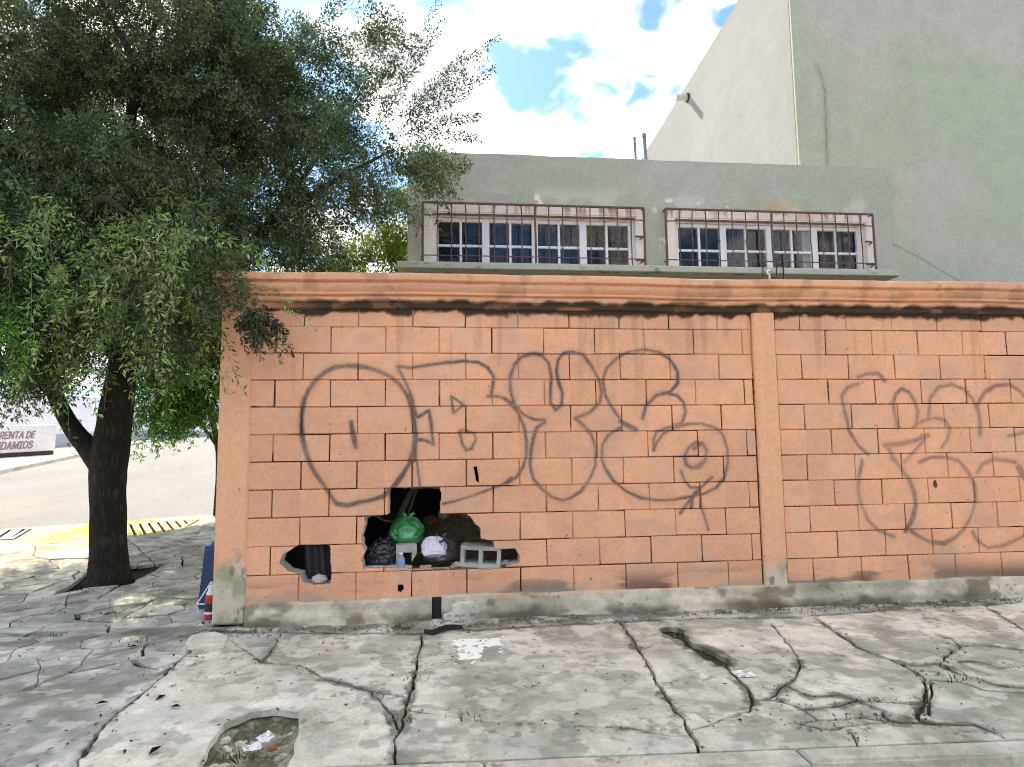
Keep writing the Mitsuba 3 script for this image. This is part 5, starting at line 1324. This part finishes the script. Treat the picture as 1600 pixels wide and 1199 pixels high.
n = 20
p = np.c_[gen.uniform(-0.80, -0.62, n), gen.uniform(-0.36, -0.22, n), gen.uniform(2.10, 2.30, n)]
e = np.c_[gen.uniform(-0.74, -0.40, n), gen.uniform(-0.42, -0.25, n), gen.uniform(1.88, 2.12, n)]
L = np.linalg.norm(e - p, axis=1)
la, ax = sprays(p, (e - p) / L[:, None], L, np.full(n, 0.1), 60, gen, 0.036, 0.015, np.full(n, 0.05), green * 0.6, 0.35)
ALL.append(la); AXES.append(ax)
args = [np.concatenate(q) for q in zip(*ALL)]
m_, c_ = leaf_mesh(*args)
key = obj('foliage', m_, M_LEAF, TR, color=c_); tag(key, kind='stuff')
key = obj('twigs', cat(*[twigs(a) for a in AXES]), M_TWIG, TR); tag(key, kind='stuff')
print('street tree leaves', len(args[0]), 'twigs', sum(len(a) for a in AXES))


def small_tree(label, trunk, radii, limb_list, ell, dens, nleaf, ll, lw, col, seed, thresh, group=None, extra=None, freq=2.0):
    gen = np.random.default_rng(seed)
    t = thing('small_tree', label, 'tree', group)
    branch(t, trunk, radii, 'trunk', 18, 12, 0.08, seed)
    for k, (p, r) in enumerate(limb_list):
        branch(t, p, r, 'limb', 10, 8, 0.05, seed + k)
    pts, who = crown_points(gen, ell, dens, thresh, freq, seed)
    ctr = np.array([e[0] for e in ell])[who]
    S = len(pts)
    d = (pts - ctr) + gen.normal(0, 0.5, (S, 3)) + [0, 0, -0.1]; d /= np.linalg.norm(d, axis=1, keepdims=True)
    Ls = gen.uniform(0.2, 0.4, S)
    la, ax = sprays(pts - d * Ls[:, None] * 0.5, d, Ls, gen.uniform(0.2, 0.7, S), nleaf, gen, ll, lw, np.full(S, 0.09), col, 0.3)
    A_, X_ = [la], [ax]
    if extra is not None:
        b, e = extra
        L = np.linalg.norm(e - b, axis=1)
        la, ax = sprays(b, (e - b) / L[:, None], L, np.full(len(L), 0.15), nleaf * 2, gen, ll, lw, np.full(len(L), 0.09), col, 0.3)
        A_.append(la); X_.append(ax)
    args = [np.concatenate(q) for q in zip(*A_)]
    m_, c_ = leaf_mesh(*args)
    key = obj('foliage', m_, M_LEAF, t, color=c_); tag(key, kind='stuff')
    key = obj('twigs', cat(*[twigs(a, 0.004) for a in X_]), M_TWIG, t); tag(key, kind='stuff')
    return t


g6 = float(gh(5.9))
gen = np.random.default_rng(5)
n = 9
eb = np.c_[gen.uniform(-3.9, -3.5, n), gen.uniform(5.0, 5.4, n), gen.uniform(1.8, 2.1, n)]
ee = eb + np.c_[gen.uniform(-0.35, -0.05, n), gen.uniform(-0.2, 0.1, n), gen.uniform(-0.62, -0.35, n)]
small_tree('slim bright green tree on the side pavement behind the corner pillar', [(-2.98, 5.95, g6 - 0.05), (-2.96, 5.93, 0.9), (-2.99, 5.9, 1.35), (-3.1, 5.8, 1.9), (-3.3, 5.6, 2.6)], [0.055, 0.048, 0.045, 0.04, 0.03],
           [([(-2.98, 5.9, 1.3), (-3.2, 5.85, 1.62), (-3.5, 5.7, 2.0)], [0.03, 0.022, 0.012]), ([(-3.1, 5.8, 1.9), (-2.8, 5.7, 2.4), (-2.6, 5.6, 2.9)], [0.03, 0.02, 0.01])],
           [((-3.35, 5.6, 2.75), (0.85, 0.8, 0.95), 1.0), ((-3.0, 5.6, 2.05), (0.75, 0.55, 0.34), 1.0), ((-3.75, 5.4, 2.15), (0.42, 0.4, 0.45), 1.0), ((-3.62, 5.35, 1.78), (0.50, 0.35, 0.30), 1.1), ((-3.15, 5.6, 1.75), (0.40, 0.35, 0.22), 1.0), ((-2.9, 5.7, 3.2), (0.8, 0.8, 0.8), 0.9), ((-3.3, 5.7, 3.9), (0.9, 0.8, 0.8), 0.8)],
           260, 22, 0.085, 0.026, (0.085, 0.19, 0.036), 31, 0.38, extra=(eb, ee))
small_tree('yellow green tree behind the wall beside the low building', [(-0.5, 7.2, 0.0), (-0.5, 7.2, 1.5), (-0.45, 7.2, 3.0), (-0.55, 7.2, 4.2)], [0.11, 0.09, 0.08, 0.05],
           [([(-0.47, 7.2, 3.0), (-0.9, 7.1, 3.8), (-1.3, 7.1, 4.5)], [0.05, 0.04, 0.02]), ([(-0.5, 7.2, 3.6), (-0.1, 7.2, 4.6), (0.0, 7.2, 5.5)], [0.05, 0.035, 0.02])],
           [((-0.55, 7.2, 4.75), (0.85, 0.8, 0.75), 1.0), ((-0.15, 7.2, 5.65), (0.55, 0.6, 0.65), 0.9), ((-1.15, 7.1, 4.35), (0.75, 0.7, 0.55), 0.9), ((-0.4, 7.2, 3.8), (0.8, 0.7, 0.6), 0.9)],
           230, 22, 0.080, 0.030, (0.125, 0.185, 0.026), 47, 0.40)
